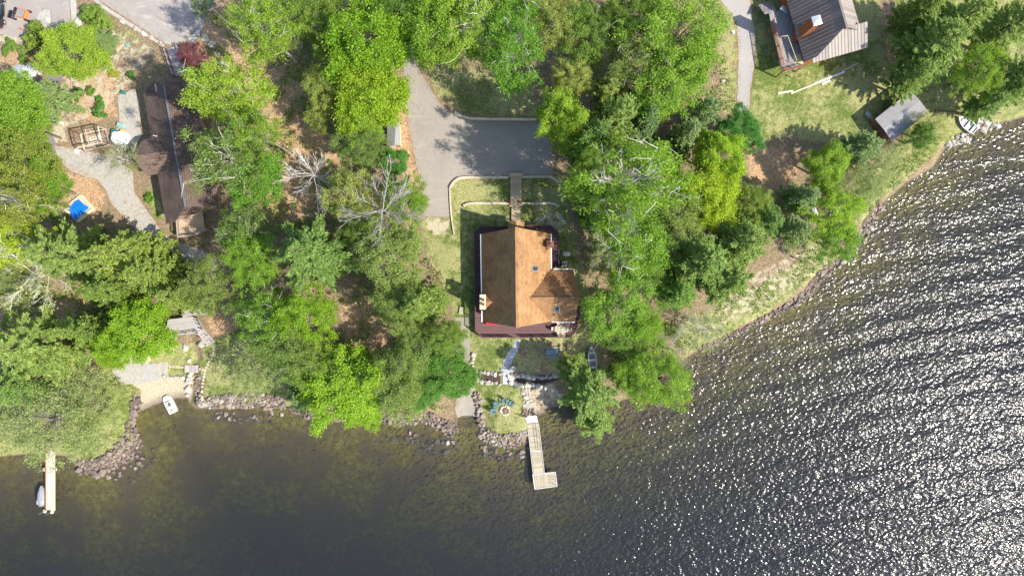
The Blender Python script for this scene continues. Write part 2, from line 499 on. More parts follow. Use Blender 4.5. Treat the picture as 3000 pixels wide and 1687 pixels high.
# ------------------------------------------------------------------ lake
def lake_material():
    m, nt, b = new_mat('lake_water')
    nt.nodes.remove(b)
    p = world_pos(nt)
    # wind waves: long crests running to the right and slightly up the picture, broken chop, ripples
    w1 = nt.nodes.new('ShaderNodeTexWave'); w1.wave_type = 'BANDS'; w1.bands_direction = 'Y'
    w1.inputs['Scale'].default_value = 0.085; w1.inputs['Distortion'].default_value = 5.0; w1.inputs['Detail'].default_value = 2.5
    w1.inputs['Detail Scale'].default_value = 0.8; w1.inputs['Detail Roughness'].default_value = 0.6
    nt.links.new(mapping(nt, p, (0.55, 1, 1), (0, 0, R(-20))), w1.inputs['Vector'])
    n2 = noise(nt, mapping(nt, p, (0.62, 1.3, 1), (0, 0, R(-24))), 0.75, 1.0, 0.5, 0.3)
    n3 = noise(nt, mapping(nt, p, (1.0, 1.5, 1), (0, 0, R(-52))), 1.45, 1.0, 0.5, 0.3)
    gust = noise(nt, p, 0.05, 2.0, 0.5)
    xs_ = nt.nodes.new('ShaderNodeSeparateXYZ'); nt.links.new(p, xs_.inputs[0])
    shel = mathn(nt, 'MULTIPLY', ramp(nt, mathn(nt, 'MULTIPLY_ADD', xs_.outputs[0], 0.01, 0.5), [(0.45, (0.02, 0.02, 0.02)), (0.95, (1, 1, 1))]).outputs[0], mathn(nt, 'MULTIPLY_ADD', gust, 0.20, 0.0))      # the left bay is sheltered
    h = mathn(nt, 'ADD', mathn(nt, 'MULTIPLY', w1.outputs['Fac'], shel), mathn(nt, 'MULTIPLY', n2, 0.20))
    h = mathn(nt, 'ADD', h, mathn(nt, 'MULTIPLY', n3, mathn(nt, 'MULTIPLY_ADD', gust, 0.18, 0.10)))
    calm = ramp(nt, mathn(nt, 'MULTIPLY_ADD', xs_.outputs[0], 0.01, 0.5), [(0.25, (0.26, 0.26, 0.26)), (0.72, (1, 1, 1))]).outputs[0]
    h = mathn(nt, 'MULTIPLY', h, calm)
    bp = nt.nodes.new('ShaderNodeBump'); bp.inputs['Distance'].default_value = 1.0; bp.inputs['Strength'].default_value = 1.0
    nt.links.new(h, bp.inputs['Height'])
    gl = nt.nodes.new('ShaderNodeBsdfGlossy'); gl.inputs['Roughness'].default_value = 0.15
    gl.inputs['Color'].default_value = (1, 1, 1, 1)
    nt.links.new(bp.outputs[0], gl.inputs['Normal'])
    gl2 = nt.nodes.new('ShaderNodeBsdfGlossy'); gl2.inputs['Roughness'].default_value = 0.38     # ripples too small to see
    nt.links.new(bp.outputs[0], gl2.inputs['Normal'])
    gm = nt.nodes.new('ShaderNodeMixShader'); gm.inputs[0].default_value = 0.35
    nt.links.new(gl.outputs[0], gm.inputs[1]); nt.links.new(gl2.outputs[0], gm.inputs[2])
    tr = nt.nodes.new('ShaderNodeBsdfTransparent'); tr.inputs['Color'].default_value = (0.86, 0.88, 0.80, 1)
    fr = nt.nodes.new('ShaderNodeFresnel'); fr.inputs['IOR'].default_value = 1.33
    nt.links.new(bp.outputs[0], fr.inputs['Normal'])
    mx = nt.nodes.new('ShaderNodeMixShader')
    df = nt.nodes.new('ShaderNodeBsdfDiffuse'); df.inputs['Color'].default_value = (0.046, 0.050, 0.063, 1)
    body = nt.nodes.new('ShaderNodeMixShader'); body.inputs[0].default_value = 0.27      # suspended matter
    nt.links.new(tr.outputs[0], body.inputs[1]); nt.links.new(df.outputs[0], body.inputs[2])
    nt.links.new(fr.outputs[0], mx.inputs[0]); nt.links.new(body.outputs[0], mx.inputs[1]); nt.links.new(gm.outputs[0], mx.inputs[2])
    va = nt.nodes.new('ShaderNodeVolumeAbsorption')
    va.inputs['Color'].default_value = (0.42, 0.47, 0.40, 1); va.inputs['Density'].default_value = 0.46
    out = nt.nodes['Material Output']
    nt.links.new(mx.outputs[0], out.inputs['Surface']); nt.links.new(va.outputs[0], out.inputs['Volume'])
    return m
lk = MB(); lk.add([(-410, -410, 0), (410, -410, 0), (410, 60, 0), (-410, 60, 0)], [(0, 1, 2, 3)])
tag(lk.build('lake', lake_material()), kind='structure')

# ------------------------------------------------------------------ roads and paths draped on the ground
def drape(name, pts, mat, up=0.02, step=0.7, kind='structure', thick=0.0, jag=0.0):
    P = [G(a, b)[:2] for a, b in pts]
    # densify edges
    E = []
    n = len(P)
    for i in range(n):
        a, b = Vector(P[i]), Vector(P[(i + 1) % n]); L = (b - a).length; k = max(1, int(L / step))
        nrm = Vector((-(b - a).y, (b - a).x)); nrm = nrm / max(1e-6, nrm.length)
        for j in range(k):
            q = a.lerp(b, j / k)
            if jag and j: q = q + nrm * random.uniform(-jag, jag)
            E.append(q)
    ring = np.array([tuple(v) for v in E])
    x0, y0 = ring.min(0); x1, y1 = ring.max(0)
    q = np.stack(np.meshgrid(np.arange(x0, x1, step), np.arange(y0, y1, step)), -1).reshape(-1, 2)
    q = q[in_poly(q, ring)]
    if len(q): q = q[seg_dist(q, np.vstack([ring, ring[:1]])) > step * 0.4]
    m = len(E)
    vs = [Vector(v) for v in E] + [Vector(v) for v in q]
    co, ed, fa, *_ = delaunay_2d_cdt(vs, [(i, (i + 1) % m) for i in range(m)], [list(range(m))], 1, 1e-4)
    mb = MB()
    fs = []
    for f in fa:
        a, b, c = (co[i] for i in f)
        fs.append(tuple(f) if (b - a).cross(c - a) > 0 else tuple(reversed(f)))
    mb.add([(v.x, v.y, terr(v.x, v.y) + up) for v in co], fs)
    o = mb.build(name, mat, smooth=True)
    return tag(o, kind=kind)

def asphalt(name, c1, c2, patch, cracks=0.0):
    m, nt, b = new_mat(name)
    p = world_pos(nt)
    big = noise(nt, p, 0.22, 4.0, 0.6); fine = noise(nt, p, 7.0, 3.0, 0.7); mid = noise(nt, mapping(nt, p, (0.5, 1.6, 1), (0, 0, 0.5)), 0.8, 4.0, 0.65)
    c = ramp(nt, mathn(nt, 'ADD', mathn(nt, 'MULTIPLY', big, 0.55), mathn(nt, 'MULTIPLY', fine, 0.45)), [(0.32, c2), (0.66, c1)]).outputs[0]
    dk_ = noise(nt, p, 0.55, 5.0, 0.7)
    c = mixc(nt, ramp(nt, dk_, [(0.60, (0, 0, 0)), (0.72, (0.35, 0.35, 0.35))]).outputs[0], c, [x * 0.6 for x in c2])
    c = mixc(nt, ramp(nt, mid, [(0.56, (0, 0, 0)), (0.74, (0.5, 0.5, 0.5))]).outputs[0], c, patch)
    vz = nd(nt, 'ShaderNodeTexVoronoi', feature='DISTANCE_TO_EDGE'); vz.inputs['Scale'].default_value = 0.16
    wp = nt.nodes.new('ShaderNodeVectorMath'); wp.operation = 'ADD'; nt.links.new(p, wp.inputs[0])
    nz_ = nd(nt, 'ShaderNodeTexNoise'); nz_.inputs['Scale'].default_value = 0.7; nt.links.new(p, nz_.inputs['Vector'])
    sc_ = nt.nodes.new('ShaderNodeVectorMath'); sc_.operation = 'SCALE'; sc_.inputs['Scale'].default_value = 2.2
    nt.links.new(nz_.outputs['Color'], sc_.inputs[0]); nt.links.new(sc_.outputs[0], wp.inputs[1]); nt.links.new(wp.outputs[0], vz.inputs['Vector'])
    crack = mathn(nt, 'MULTIPLY', mathn(nt, 'LESS_THAN', vz.outputs['Distance'], 0.007), mathn(nt, 'GREATER_THAN', big, 0.5))
    c = mixc(nt, mathn(nt, 'MULTIPLY', crack, cracks), c, [x * 0.45 for x in c2])
    nt.links.new(c, b.inputs['Base Color']); b.inputs['Roughness'].default_value = 0.85
    b.inputs['Specular IOR Level'].default_value = 0.3
    bump(nt, b, fine, 0.015)
    MATS[name] = m
    return m
asp = asphalt('driveway_asphalt', (0.315, 0.278, 0.240), (0.23, 0.203, 0.178), (0.38, 0.335, 0.27), 0.28)
asp2 = asphalt('road_asphalt', (0.335, 0.295, 0.268), (0.255, 0.225, 0.208), (0.50, 0.46, 0.39), 0.25)
asp3 = asphalt('lane_asphalt', (0.20, 0.18, 0.185), (0.15, 0.135, 0.14), (0.24, 0.22, 0.19))
def gravel_mat():
    m, nt, b = new_mat('gravel')
    p = world_pos(nt)
    f1 = noise(nt, p, 2.2, 8.0, 0.85); f2 = noise(nt, p, 0.3, 4.0, 0.6); f3 = noise(nt, mapping(nt, p, (1, 1, 1), (0, 0, 0.9)), 0.9, 5.0, 0.7)
    c = ramp(nt, f1, [(0.30, (0.17, 0.15, 0.125)), (0.5, (0.34, 0.31, 0.26)), (0.70, (0.50, 0.46, 0.39))]).outputs[0]
    c = mixc(nt, ramp(nt, f2, [(0.42, (0, 0, 0)), (0.62, (0.6, 0.6, 0.6))]).outputs[0], c, (0.33, 0.32, 0.32))
    c = mixc(nt, ramp(nt, f3, [(0.58, (0, 0, 0)), (0.72, (0.8, 0.8, 0.8))]).outputs[0], c, (0.27, 0.21, 0.13))
    nt.links.new(c, b.inputs['Base Color']); b.inputs['Roughness'].default_value = 0.95; b.inputs['Specular IOR Level'].default_value = 0.15
    bump(nt, b, f1, 0.08)
    return m
grav = gravel_mat()
oldasp = asphalt('worn_path', (0.36, 0.335, 0.315), (0.27, 0.25, 0.235), (0.44, 0.37, 0.27))
rampm = asphalt('ramp_concrete', (0.36, 0.32, 0.26), (0.20, 0.175, 0.145), (0.40, 0.35, 0.27))
drape('driveway', [(1140, 60), (1196, 60), (1216, 150), (1228, 202), (1246, 234), (1266, 268), (1287, 300), (1333, 336), (1380, 353), (1498, 355), (1600, 356), (1618, 420), (1620, 516), (1493, 520), (1343, 524), (1319, 552), (1321, 636), (1237, 634), (1236, 556), (1211, 446), (1196, 361), (1178, 264), (1184, 205), (1160, 130)], asp, 0.02, jag=0.02)
drape('road', [(270, -40), (288, 0), (388, 66), (486, 130), (520, 134), (551, 112), (572, 88), (596, 72), (608, 38), (640, 0), (655, -40)], asp2, 0.02, jag=0.03)
drape('parking_area', [(-60, -40), (206, -40), (204, 20), (207, 97), (152, 96), (150, 30), (125, 26), (106, 60), (96, 108), (66, 116), (0, 98), (-60, 92)], asp2, 0.02)
drape('lane', [(152, 98), (206, 98), (200, 160), (184, 215), (180, 252), (168, 275), (128, 340), (140, 372), (158, 405), (172, 440), (150, 470), (118, 430), (100, 372), (96, 330), (140, 265), (142, 185), (150, 150)], asp3, 0.02)
drape('gravel_drive', [(160, 428), (200, 432), (300, 452), (345, 470), (388, 500), (392, 560), (418, 600), (452, 645), (486, 690), (516, 705), (590, 735), (650, 770), (668, 800), (600, 790), (520, 755), (480, 705), (410, 680), (365, 640), (330, 600), (312, 560), (285, 528), (215, 505), (172, 470)], grav, 0.025, jag=0.08)
drape('gravel_yard', [(345, 280), (396, 262), (408, 300), (414, 400), (395, 430), (345, 440), (322, 395), (352, 370)], grav, 0.022, jag=0.06)
drape('gravel_pad', [(318, 1016), (372, 1006), (420, 1040), (428, 1066), (492, 1060), (494, 1108), (420, 1120), (358, 1128), (330, 1090)], grav, 0.02, jag=0.08)
drape('worn_path', [(2085, -40), (2110, 0), (2158, 62), (2163, 155), (2161, 240), (2159, 325), (2194, 335), (2200, 250), (2210, 194), (2213, 109), (2198, 0), (2196, -40)], oldasp, 0.02, jag=0.07)
drape('boat_ramp', [(1334, 930), (1372, 930), (1378, 1010), (1378, 1070), (1384, 1112), (1392, 1150), (1399, 1193), (1398, 1222), (1340, 1222), (1333, 1196), (1342, 1150), (1350, 1112), (1344, 1060), (1330, 1000)], rampm, 0.02, jag=0.04)
kerbm = plain('pale_concrete', (0.40, 0.375, 0.34), (0.27, 0.25, 0.225), 2.0, bumpd=0.01)
drape('road_shoulder', [(262, -40), (282, -8), (296, 10), (388, 70), (470, 124), (486, 134), (478, 138), (380, 78), (290, 18), (276, 4), (255, -40)], kerbm, 0.035)
drape('road_shoulder', [(556, 110), (574, 90), (590, 76), (598, 82), (585, 96), (570, 122), (555, 134), (548, 120)], kerbm, 0.035)
drape('lane_shoulder', [(205, -30), (222, 0), (226, 40), (236, 70), (225, 100), (209, 100), (206, 20)], kerbm, 0.03, jag=0.1)
drape('median', [(107, 60), (118, 36), (130, 28), (148, 30), (151, 94), (130, 96), (100, 92)], kerbm, 0.03, jag=0.06)
for seg in ([(1224, 228), (1221, 262), (1217, 300)], [(1216, 305), (1212, 345), (1207, 375)]):
    mb = MB()
    for i in range(len(seg) - 1):
        for k in range(6):
            a = Vector(seg[i]).lerp(Vector(seg[i + 1]), k / 6); b_ = Vector(seg[i]).lerp(Vector(seg[i + 1]), (k + 0.8) / 6)
            p, q = G(*a, 0.028), G(*b_, 0.028); j = random.uniform(-.05, .05)
            mb.add([(p.x - .03 + j, p.y, p.z), (q.x - .03, q.y, q.z), (q.x + .03, q.y, q.z), (p.x + .03 + j, p.y, p.z)], [(0, 1, 2, 3)])
    tag(mb.build('crack_filler', kerbm), kind='structure')
# ------------------------------------------------------------------ trees
def unit(v): return v / np.maximum(1e-9, np.linalg.norm(v, axis=-1, keepdims=True))

def cards(C, N, L, Wd, D=None):
    """rhombic leaf cards at C with normal N, length L, width Wd, long axis near D"""
    n = len(C)
    if D is None: D = rng.normal(size=(n, 3))
    N = unit(N); U = D - (D * N).sum(1, keepdims=True) * N; U = unit(U); V = np.cross(N, U)
    L = np.broadcast_to(np.asarray(L), (n,))[:, None] * 0.5; Wd = np.broadcast_to(np.asarray(Wd), (n,))[:, None] * 0.5
    dip = N * (L * 0.25)
    q = np.stack([C - U * L - dip, C + V * Wd, C + U * L - dip, C - V * Wd], 1)
    return q.reshape(-1, 3)

def card_mesh(name, V):
    me = bpy.data.meshes.new(name)
    np_mesh(me, V, np.arange(len(V)).reshape(-1, 4))
    return me

def lobed(th, ph, seed):
    return 1 + 0.24 * np.sin(3 * th + seed) * np.cos(2 * ph + seed * 1.7) + 0.15 * np.sin(5 * th + 2.3 * seed)

def limb(mb, a, b, r0, r1, n=5, sag=0.0, seg=4, jit=0.12):
    a, b = Vector(a), Vector(b); L = (b - a).length; pts = []
    for i in range(seg + 1):
        t = i / seg; p = a.lerp(b, t)
        if 0 < i < seg: p += Vector((random.uniform(-1, 1), random.uniform(-1, 1), random.uniform(-1, 1))) * L * jit * 0.5
        p.z -= sag * math.sin(math.pi * t) * L
        pts.append(p)
    mb.tube(pts, [r0 + (r1 - r0) * i / seg for i in range(seg + 1)], n, cap=False)
    return pts

def proto_decid(seed, n_cl=80, per=125, leaf=0.36, Rx=5.0, Rz=4.6, H=15.0, zc=10.0, rc=(0.75, 1.35), limbs=26, reach=0.85, trunk_r=0.22, twigs=0, inner=0.5, droop=0.0, lr=0.36):
    random.seed(seed); g = np.random.default_rng(seed)
    th = g.uniform(0, 2 * np.pi, n_cl); cz = g.uniform(-0.55, 1.0, n_cl); ph = np.arccos(cz)
    rad = (inner + (1.0 - inner) * g.uniform(0, 1, n_cl) ** 0.6) * lobed(th, ph, seed)
    c = np.stack([np.cos(th) * np.sin(ph) * Rx * rad, np.sin(th) * np.sin(ph) * Rx * rad, cz * Rz * rad + zc], 1)
    r = g.uniform(*rc, n_cl)
    k = np.repeat(np.arange(n_cl), (per * (r / np.mean(rc)) ** 2).astype(int))
    d = unit(g.normal(size=(len(k), 3))); d[:, 2] = np.where(g.uniform(size=len(k)) < 0.65, np.abs(d[:, 2]), d[:, 2])
    pos = c[k] + g.normal(size=(len(k), 3)) * (r[k] * 0.52)[:, None] * np.array([1, 1, 0.6])
    pos[:, 2] -= droop * np.hypot(pos[:, 0], pos[:, 1]) ** 2 / Rx
    nor = d * 0.5 + np.array([0.22, -0.1, 0.80]) + g.normal(size=d.shape) * 0.42
    L = leaf * g.uniform(0.65, 1.35, len(k))
    crown = card_mesh('crown', cards(pos, nor, L, L * g.uniform(0.55, 0.85, len(k)), g.normal(size=d.shape)))
    mb = MB()
    tops = [Vector((0, 0, 0)), Vector((g.uniform(-.3, .3), g.uniform(-.3, .3), zc * 0.5)), Vector((g.uniform(-.5, .5), g.uniform(-.5, .5), zc * 0.95)), Vector((0, 0, zc + Rz * 0.6))]
    mb.tube(tops, [trunk_r * 1.25, trunk_r, trunk_r * 0.6, trunk_r * 0.15], 7, cap=False)
    order = np.argsort(-c[:, 2]); sel = order[:: max(1, n_cl // max(1, limbs))][:limbs]
    for i in sel:
        t = random.uniform(0.55, 0.99); z0 = zc * t
        a = tops[1].lerp(tops[2], (t - .5) / .45) if t > .5 else tops[0].lerp(tops[1], t / .5)
        tip = Vector(a).lerp(Vector(c[i]), reach)
        pts = limb(mb, a, tip, trunk_r * lr, 0.022, 5, jit=0.08)
        for _ in range(twigs):
            s = pts[random.randint(1, 4)]
            limb(mb, s, Vector(s) + Vector((random.uniform(-1, 1), random.uniform(-1, 1), random.uniform(-.1, .9))) * random.uniform(0.9, 2.0), 0.035, 0.014, 4, seg=3, jit=0.12)
    return mb.mesh('trunk'), crown

def proto_pine(seed, H=17.0, R0=4.8, whorls=15, per=7, z0=3.5, needle=(0.50, 0.15), lift=0.18, dens=36, droop=0.0, power=0.7, flat=0.42):
    random.seed(seed); g = np.random.default_rng(seed)
    mb = MB(); mb.tube([(0, 0, 0), (0.1, 0.05, H * 0.5), (0, 0, H)], [0.26, 0.17, 0.03], 7, cap=False)
    C = []; N = []; D = []
    for w in range(whorls):
        t = w / (whorls - 1); z = z0 + (H - z0 - 0.2) * t
        L0 = R0 * (1 - t) ** power * (0.75 + 0.25 * math.sin(w * 2.4 + seed)) + 0.45
        if t < 0.2: L0 *= 0.75 + t
        nb = per if t < 0.8 else per - 2
        for b in range(nb):
            a = 2 * math.pi * (b + random.uniform(-.3, .3)) / nb + w * 0.9
            L = L0 * random.uniform(0.72, 1.12)
            dirv = np.array([math.cos(a), math.sin(a), 0.0])
            up = lift + 0.5 * t
            root = np.array([0, 0, z]); tipz = L * (up - droop)
            tip = root + dirv * L + np.array([0, 0, tipz])
            mb.tube([tuple(root), tuple((root + tip) / 2 + np.array([0, 0, 0.05 * L])), tuple(tip)], [0.06, 0.04, 0.012], 4, cap=False)
            # branchlets leave the branch forwards and carry brushes of needles
            nl = max(2, int(L * 2.1))
            for j in range(nl):
                s = 0.22 + 0.78 * (j + random.random()) / nl
                base = root + (tip - root) * s
                for side in (-1, 1):
                    aa = a + side * random.uniform(0.25, 0.75)
                    bl = (0.35 + 0.30 * L * (1.05 - s)) * random.uniform(0.7, 1.2)
                    bd = np.array([math.cos(aa), math.sin(aa), 0.15 + up * 0.5 - droop * 0.7])
                    m = max(3, int(dens * bl * 0.55))
                    q = g.uniform(0.05, 1.0, m)[:, None]
                    pos = base + bd * bl * q + g.normal(size=(m, 3)) * np.array([0.09, 0.09, 0.07])
                    C.append(pos); N.append(np.array([0, 0, 1.0]) + g.normal(size=(m, 3)) * flat)
                    D.append(bd + g.normal(size=(m, 3)) * 0.55)
    C = np.vstack(C); N = np.vstack(N); D = np.vstack(D); n = len(C)
    L = needle[0] * g.uniform(0.7, 1.3, n)
    return mb.mesh('trunk'), card_mesh('crown', cards(C, N, L, needle[1] * g.uniform(0.7, 1.3, n), D))

def proto_bare(seed, H=11.0, spread=4.3):
    """leafless crown: long limbs radiating from the upper trunk, side shoots and fine twigs"""
    random.seed(seed)
    mb = MB(); fine = MB(); tips = []
    rv = lambda k, u=0.0: Vector((random.uniform(-1, 1), random.uniform(-1, 1), random.uniform(-.6, .6) + u)) * k
    mb.tube([(0, 0, 0), (.08, .03, H * .4), (0.02, -.03, H * .72)], [.16, .13, .07], 6, cap=False)
    for i in range(17):
        a = i * 2.4 + random.uniform(-.3, .3); t = random.uniform(.38, .74)
        d = Vector((math.cos(a), math.sin(a), random.uniform(.15, .7))).normalized(); L = spread * random.uniform(.65, 1.1)
        p0 = Vector((.04, 0, H * t)); pts = [p0]
        for s_ in range(1, 6): d = (d + rv(.10, .03)).normalized(); pts.append(pts[-1] + d * L / 5)
        mb.tube(pts, [.055, .046, .037, .029, .021, .012], 5, cap=False); tips += pts[2:]
        for j in range(11):
            q = random.randint(1, 4); f = random.random(); b0 = pts[q].lerp(pts[q + 1], f); bd = (d + rv(.75, .1)).normalized(); bl = L * random.uniform(.18, .42)
            m_ = b0 + bd * bl * .5 + rv(.05); e_ = b0 + (bd + rv(.2, .08)).normalized() * bl
            fine.tube([b0, m_, e_], [.024, .019, .013], 3, cap=False); tips += [m_, e_]
            for k in range(4):
                c0 = m_.lerp(e_, random.random()); ce = c0 + (bd + rv(.8, .15)).normalized() * bl * random.uniform(.3, .6)
                fine.tube([c0, ce], [.015, .010], 3, cap=False); tips.append(ce)
    T = np.array([tuple(t) for t in tips])
    return mb.mesh('trunk'), fine.mesh('twigs'), T

def proto_buds(T, seed, n, leaf):
    g = np.random.default_rng(seed)
    k = g.integers(0, len(T), n); pos = T[k] + g.normal(size=(n, 3)) * 0.25
    L = leaf * g.uniform(0.6, 1.3, n)
    return card_mesh('leaves', cards(pos, g.normal(size=(n, 3)) + np.array([0, 0, .6]), L, L * 0.6))

def proto_shrub(seed, n=2600, leaf=0.22, R0=1.5, Hh=1.6, n_cl=26):
    g = np.random.default_rng(seed); random.seed(seed)
    th = g.uniform(0, 6.283, n_cl); rr = R0 * 0.8 * np.sqrt(g.uniform(0, 1, n_cl)) * (1 + 0.2 * np.sin(3 * th + seed))
    c = np.stack([np.cos(th) * rr, np.sin(th) * rr, Hh * (0.35 + 0.5 * (1 - (rr / R0) ** 2) * g.uniform(0.6, 1.1, n_cl))], 1)
    k = g.integers(0, n_cl, n); d = unit(g.normal(size=(n, 3))); d[:, 2] = np.abs(d[:, 2])
    pos = c[k] + d * 0.45 * g.uniform(0.3, 1, n)[:, None]
    L = leaf * g.uniform(0.6, 1.4, n)
    crown = card_mesh('foliage', cards(pos, d + np.array([0, 0, .5]) + g.normal(size=(n, 3)) * .5, L, L * 0.65))
    mb = MB()
    for i in range(9): limb(mb, (0, 0, 0), c[i], 0.035, 0.012, 4, seg=3)
    return mb.mesh('stem'), crown

LM = {
    'lime':   leaf_mat('leaf_lime', (0.130, 0.220, 0.016), (0.40, 0.56, 0.042), 0.50, (0.54, 0.66, 0.09)),
    'bright': leaf_mat('leaf_bright', (0.105, 0.200, 0.022), (0.30, 0.46, 0.052), 0.50, (0.46, 0.58, 0.12)),
    'mid':    leaf_mat('leaf_mid', (0.085, 0.150, 0.022), (0.245, 0.36, 0.060), 0.45, (0.38, 0.47, 0.13)),
    'olive':  leaf_mat('leaf_olive', (0.125, 0.170, 0.036), (0.34, 0.42, 0.105), 0.45, (0.52, 0.55, 0.22)),
    'yellow': leaf_mat('leaf_yellow', (0.17, 0.200, 0.032), (0.42, 0.455, 0.085), 0.45, (0.56, 0.45, 0.14)),
    'pale':   leaf_mat('leaf_pale', (0.19, 0.22, 0.070), (0.44, 0.48, 0.19), 0.45, (0.58, 0.60, 0.32)),
    'pine':   leaf_mat('needle_pine', (0.115, 0.185, 0.042), (0.310, 0.43, 0.105), 0.45, (0.42, 0.53, 0.17)),
    'blue':   leaf_mat('needle_blue', (0.105, 0.170, 0.062), (0.29, 0.395, 0.145), 0.42, (0.38, 0.49, 0.22)),
    'hemlock': leaf_mat('needle_hemlock', (0.100, 0.165, 0.030), (0.290, 0.39, 0.075), 0.42, (0.40, 0.50, 0.13)),
    'deep':   leaf_mat('leaf_deep', (0.058, 0.150, 0.024), (0.180, 0.36, 0.060), 0.45, (0.27, 0.46, 0.10)),
    'red':    leaf_mat('leaf_red', (0.100, 0.036, 0.034), (0.29, 0.115, 0.100), 0.35, (0.46, 0.27, 0.20)),
}
BARK = {'grey': plain('bark_grey', (0.20, 0.175, 0.15), (0.10, 0.085, 0.07), 4.0, bumpd=0.02),
        'birch': plain('bark_birch', (0.62, 0.59, 0.54), (0.40, 0.37, 0.33), 3.0, bumpd=0.01),
        'silver': plain('bark_silver', (0.48, 0.45, 0.42), (0.30, 0.27, 0.25), 3.0, bumpd=0.01),
        'brown': plain('bark_brown', (0.15, 0.105, 0.075), (0.075, 0.052, 0.038), 4.0, bumpd=0.02)}
PROTO = {}
for i in range(3): PROTO['M%d' % i] = proto_decid(11 + i, 230, 140, 0.225, rc=(0.4, 1.0), reach=0.95)                                    # dense broadleaf
for i in range(3): PROTO['B%d' % i] = proto_decid(31 + i, 190, 98, 0.20, Rx=5.2, Rz=4.8, H=16, limbs=46, reach=1.08, twigs=3, lr=0.28, rc=(0.35, 0.9), inner=0.35, trunk_r=0.2)   # birch: pale limbs show
for i in range(2): PROTO['O%d' % i] = proto_decid(51 + i, 230, 95, 0.185, rc=(0.3, 0.8), limbs=30, reach=1.0, twigs=2, inner=0.4)   # fine leaved
for i in range(2): PROTO['W%d' % i] = proto_decid(61 + i, 220, 52, 0.19, Rx=6.2, Rz=3.6, H=11, zc=6.5, limbs=30, reach=1.0, twigs=3, rc=(0.35, 0.9), inner=0.3, droop=0.05, lr=0.26, trunk_r=0.25)
for i in range(3): PROTO['P%d' % i] = proto_pine(71 + i)
for i in range(2): PROTO['K%d' % i] = proto_pine(81 + i, H=15.0, R0=4.2, whorls=20, per=8, z0=1.8, needle=(0.34, 0.17), lift=0.0, dens=32, droop=0.10, power=0.85, flat=0.4)
for i in range(2): PROTO['S%d' % i] = proto_shrub(91 + i)
bare = [proto_bare(101 + i) for i in range(2)]
for i in range(2): PROTO['N%d' % i] = bare[i][:2]
BUDS = [proto_buds(bare[i][2], 5 + i, 3200, 0.20) for i in range(2)]
NOM = {'M': (5.6, 10.0, 15.0), 'B': (5.8, 10.0, 16.0), 'O': (5.5, 10.0, 15.0), 'W': (7.0, 6.5, 10.5), 'P': (5.3, 9.5, 17.0), 'K': (4.7, 7.0, 15.0), 'N': (4.6, 7.0, 11.0), 'S': (1.75, 0.9, 1.8)}
NAMES = {'M': 'broadleaf_tree', 'B': 'birch_tree', 'O': 'broadleaf_tree', 'W': 'willow_tree', 'P': 'pine_tree', 'K': 'hemlock_tree', 'N': 'bare_tree', 'S': 'shrub'}

def tree(code, x, y, r, mat, label, h=None, bark=None, buds=None, name=None, cat=None, grp=None):
    """x, y: photo position (2576-wide view) of the crown's middle, r its radius there; the tree stands where that crown really is"""
    kind = code[0]
    nomR, zc0, H0 = NOM[kind]
    px, py, rp = x * 1.16460, y * 1.16460, r * 1.16460
    hz = 1.0 if h is None else h / H0
    z = 2.5
    for _ in range(4):
        zc = z + zc0 * hz; c = W(px, py, zc); z = terr(c.x, c.y)
    z = max(z, 0.05)
    s = rp / PPM * (1 - zc / CAM_H) / nomR * (1.0 if kind == 'S' else 1.0 if kind == 'N' else 1.14)
    if h is None: hz = 0.55 * s + 0.45 if kind != 'S' else s
    root = empty(name or NAMES[kind], (c.x, c.y, z - 0.05), label, cat or {'S': 'shrub'}.get(kind, 'tree'), grp or ('shrubs' if kind == 'S' else 'trees of the wooded shore'), rz=random.uniform(0, 6.28))
    q = random.uniform(.86, 1.16); root.scale = (s * q, s / q, hz)
    tm, cm = PROTO[code]
    t = link_mesh('stem' if kind == 'S' else 'trunk', tm, None, root)
    k = link_mesh({'S': 'foliage', 'N': 'twigs'}.get(kind, 'crown'), cm, None, root)
    bk = BARK[bark or {'B': 'birch', 'P': 'brown', 'K': 'brown', 'N': 'silver', }.get(kind, 'grey')]
    for o, mm in ((t, bk), (k, bk if kind == 'N' else LM[mat])):
        if len(o.data.materials) == 0: o.data.materials.append(None)
        o.material_slots[0].link = 'OBJECT'; o.material_slots[0].material = mm
    if kind == 'N': tag(k, kind='stuff')
    if kind == 'N' and buds:
        b = link_mesh('leaves', BUDS[int(code[1])], None, root)
        if len(b.data.materials) == 0: b.data.materials.append(None)
        b.material_slots[0].link = 'OBJECT'; b.material_slots[0].material = LM[buds]
    return root

T = tree
# --- top left, by the road and the parking area
T('S0', 92, 92, 42, 'mid', 'olive shrub beside the orange utility vehicle on the parking area', h=3.2)
T('K0', 112, 96, 26, 'hemlock', 'small dark evergreen between the parking shrub and the lime maple', h=4.0, name='evergreen_tree')
T('M0', 182, 132, 72, 'bright', 'round vivid lime maple standing beside the narrow lane', h=8.0)
T('S1', 228, 34, 34, 'mid', 'green shrub nearest the top edge left of the road', h=2.2)
T('S0', 250, 55, 34, 'mid', 'green shrub spilling over rocks left of the road', h=2.2)
T('K1', 258, 104, 40, 'blue', 'spreading blue green juniper right of the lime maple', h=3.4, name='juniper')
T('S1', 285, 185, 16, 'yellow', 'small yellow green shrub on the orange leaf litter', h=1.0)
T('S0', 296, 189, 8, 'yellow', 'tiny golden shrub touching a yellow green shrub', h=0.7)
T('S0', 330, 190, 14, 'deep', 'dark shrub in the shade left of the brown roof', h=1.2)
T('S1', 228, 228, 16, 'mid', 'low green shrub among rocks below the lime maple', h=1.0)
T('S0', 196, 236, 20, 'mid', 'wide low shrub below the creamy boulders', h=1.0)
T('S1', 248, 250, 12, 'deep', 'little round shrub above the dark shrub by the leaf litter', h=0.9)
T('S0', 252, 278, 24, 'deep', 'dark green shrub above the open wooden frame', h=1.8)
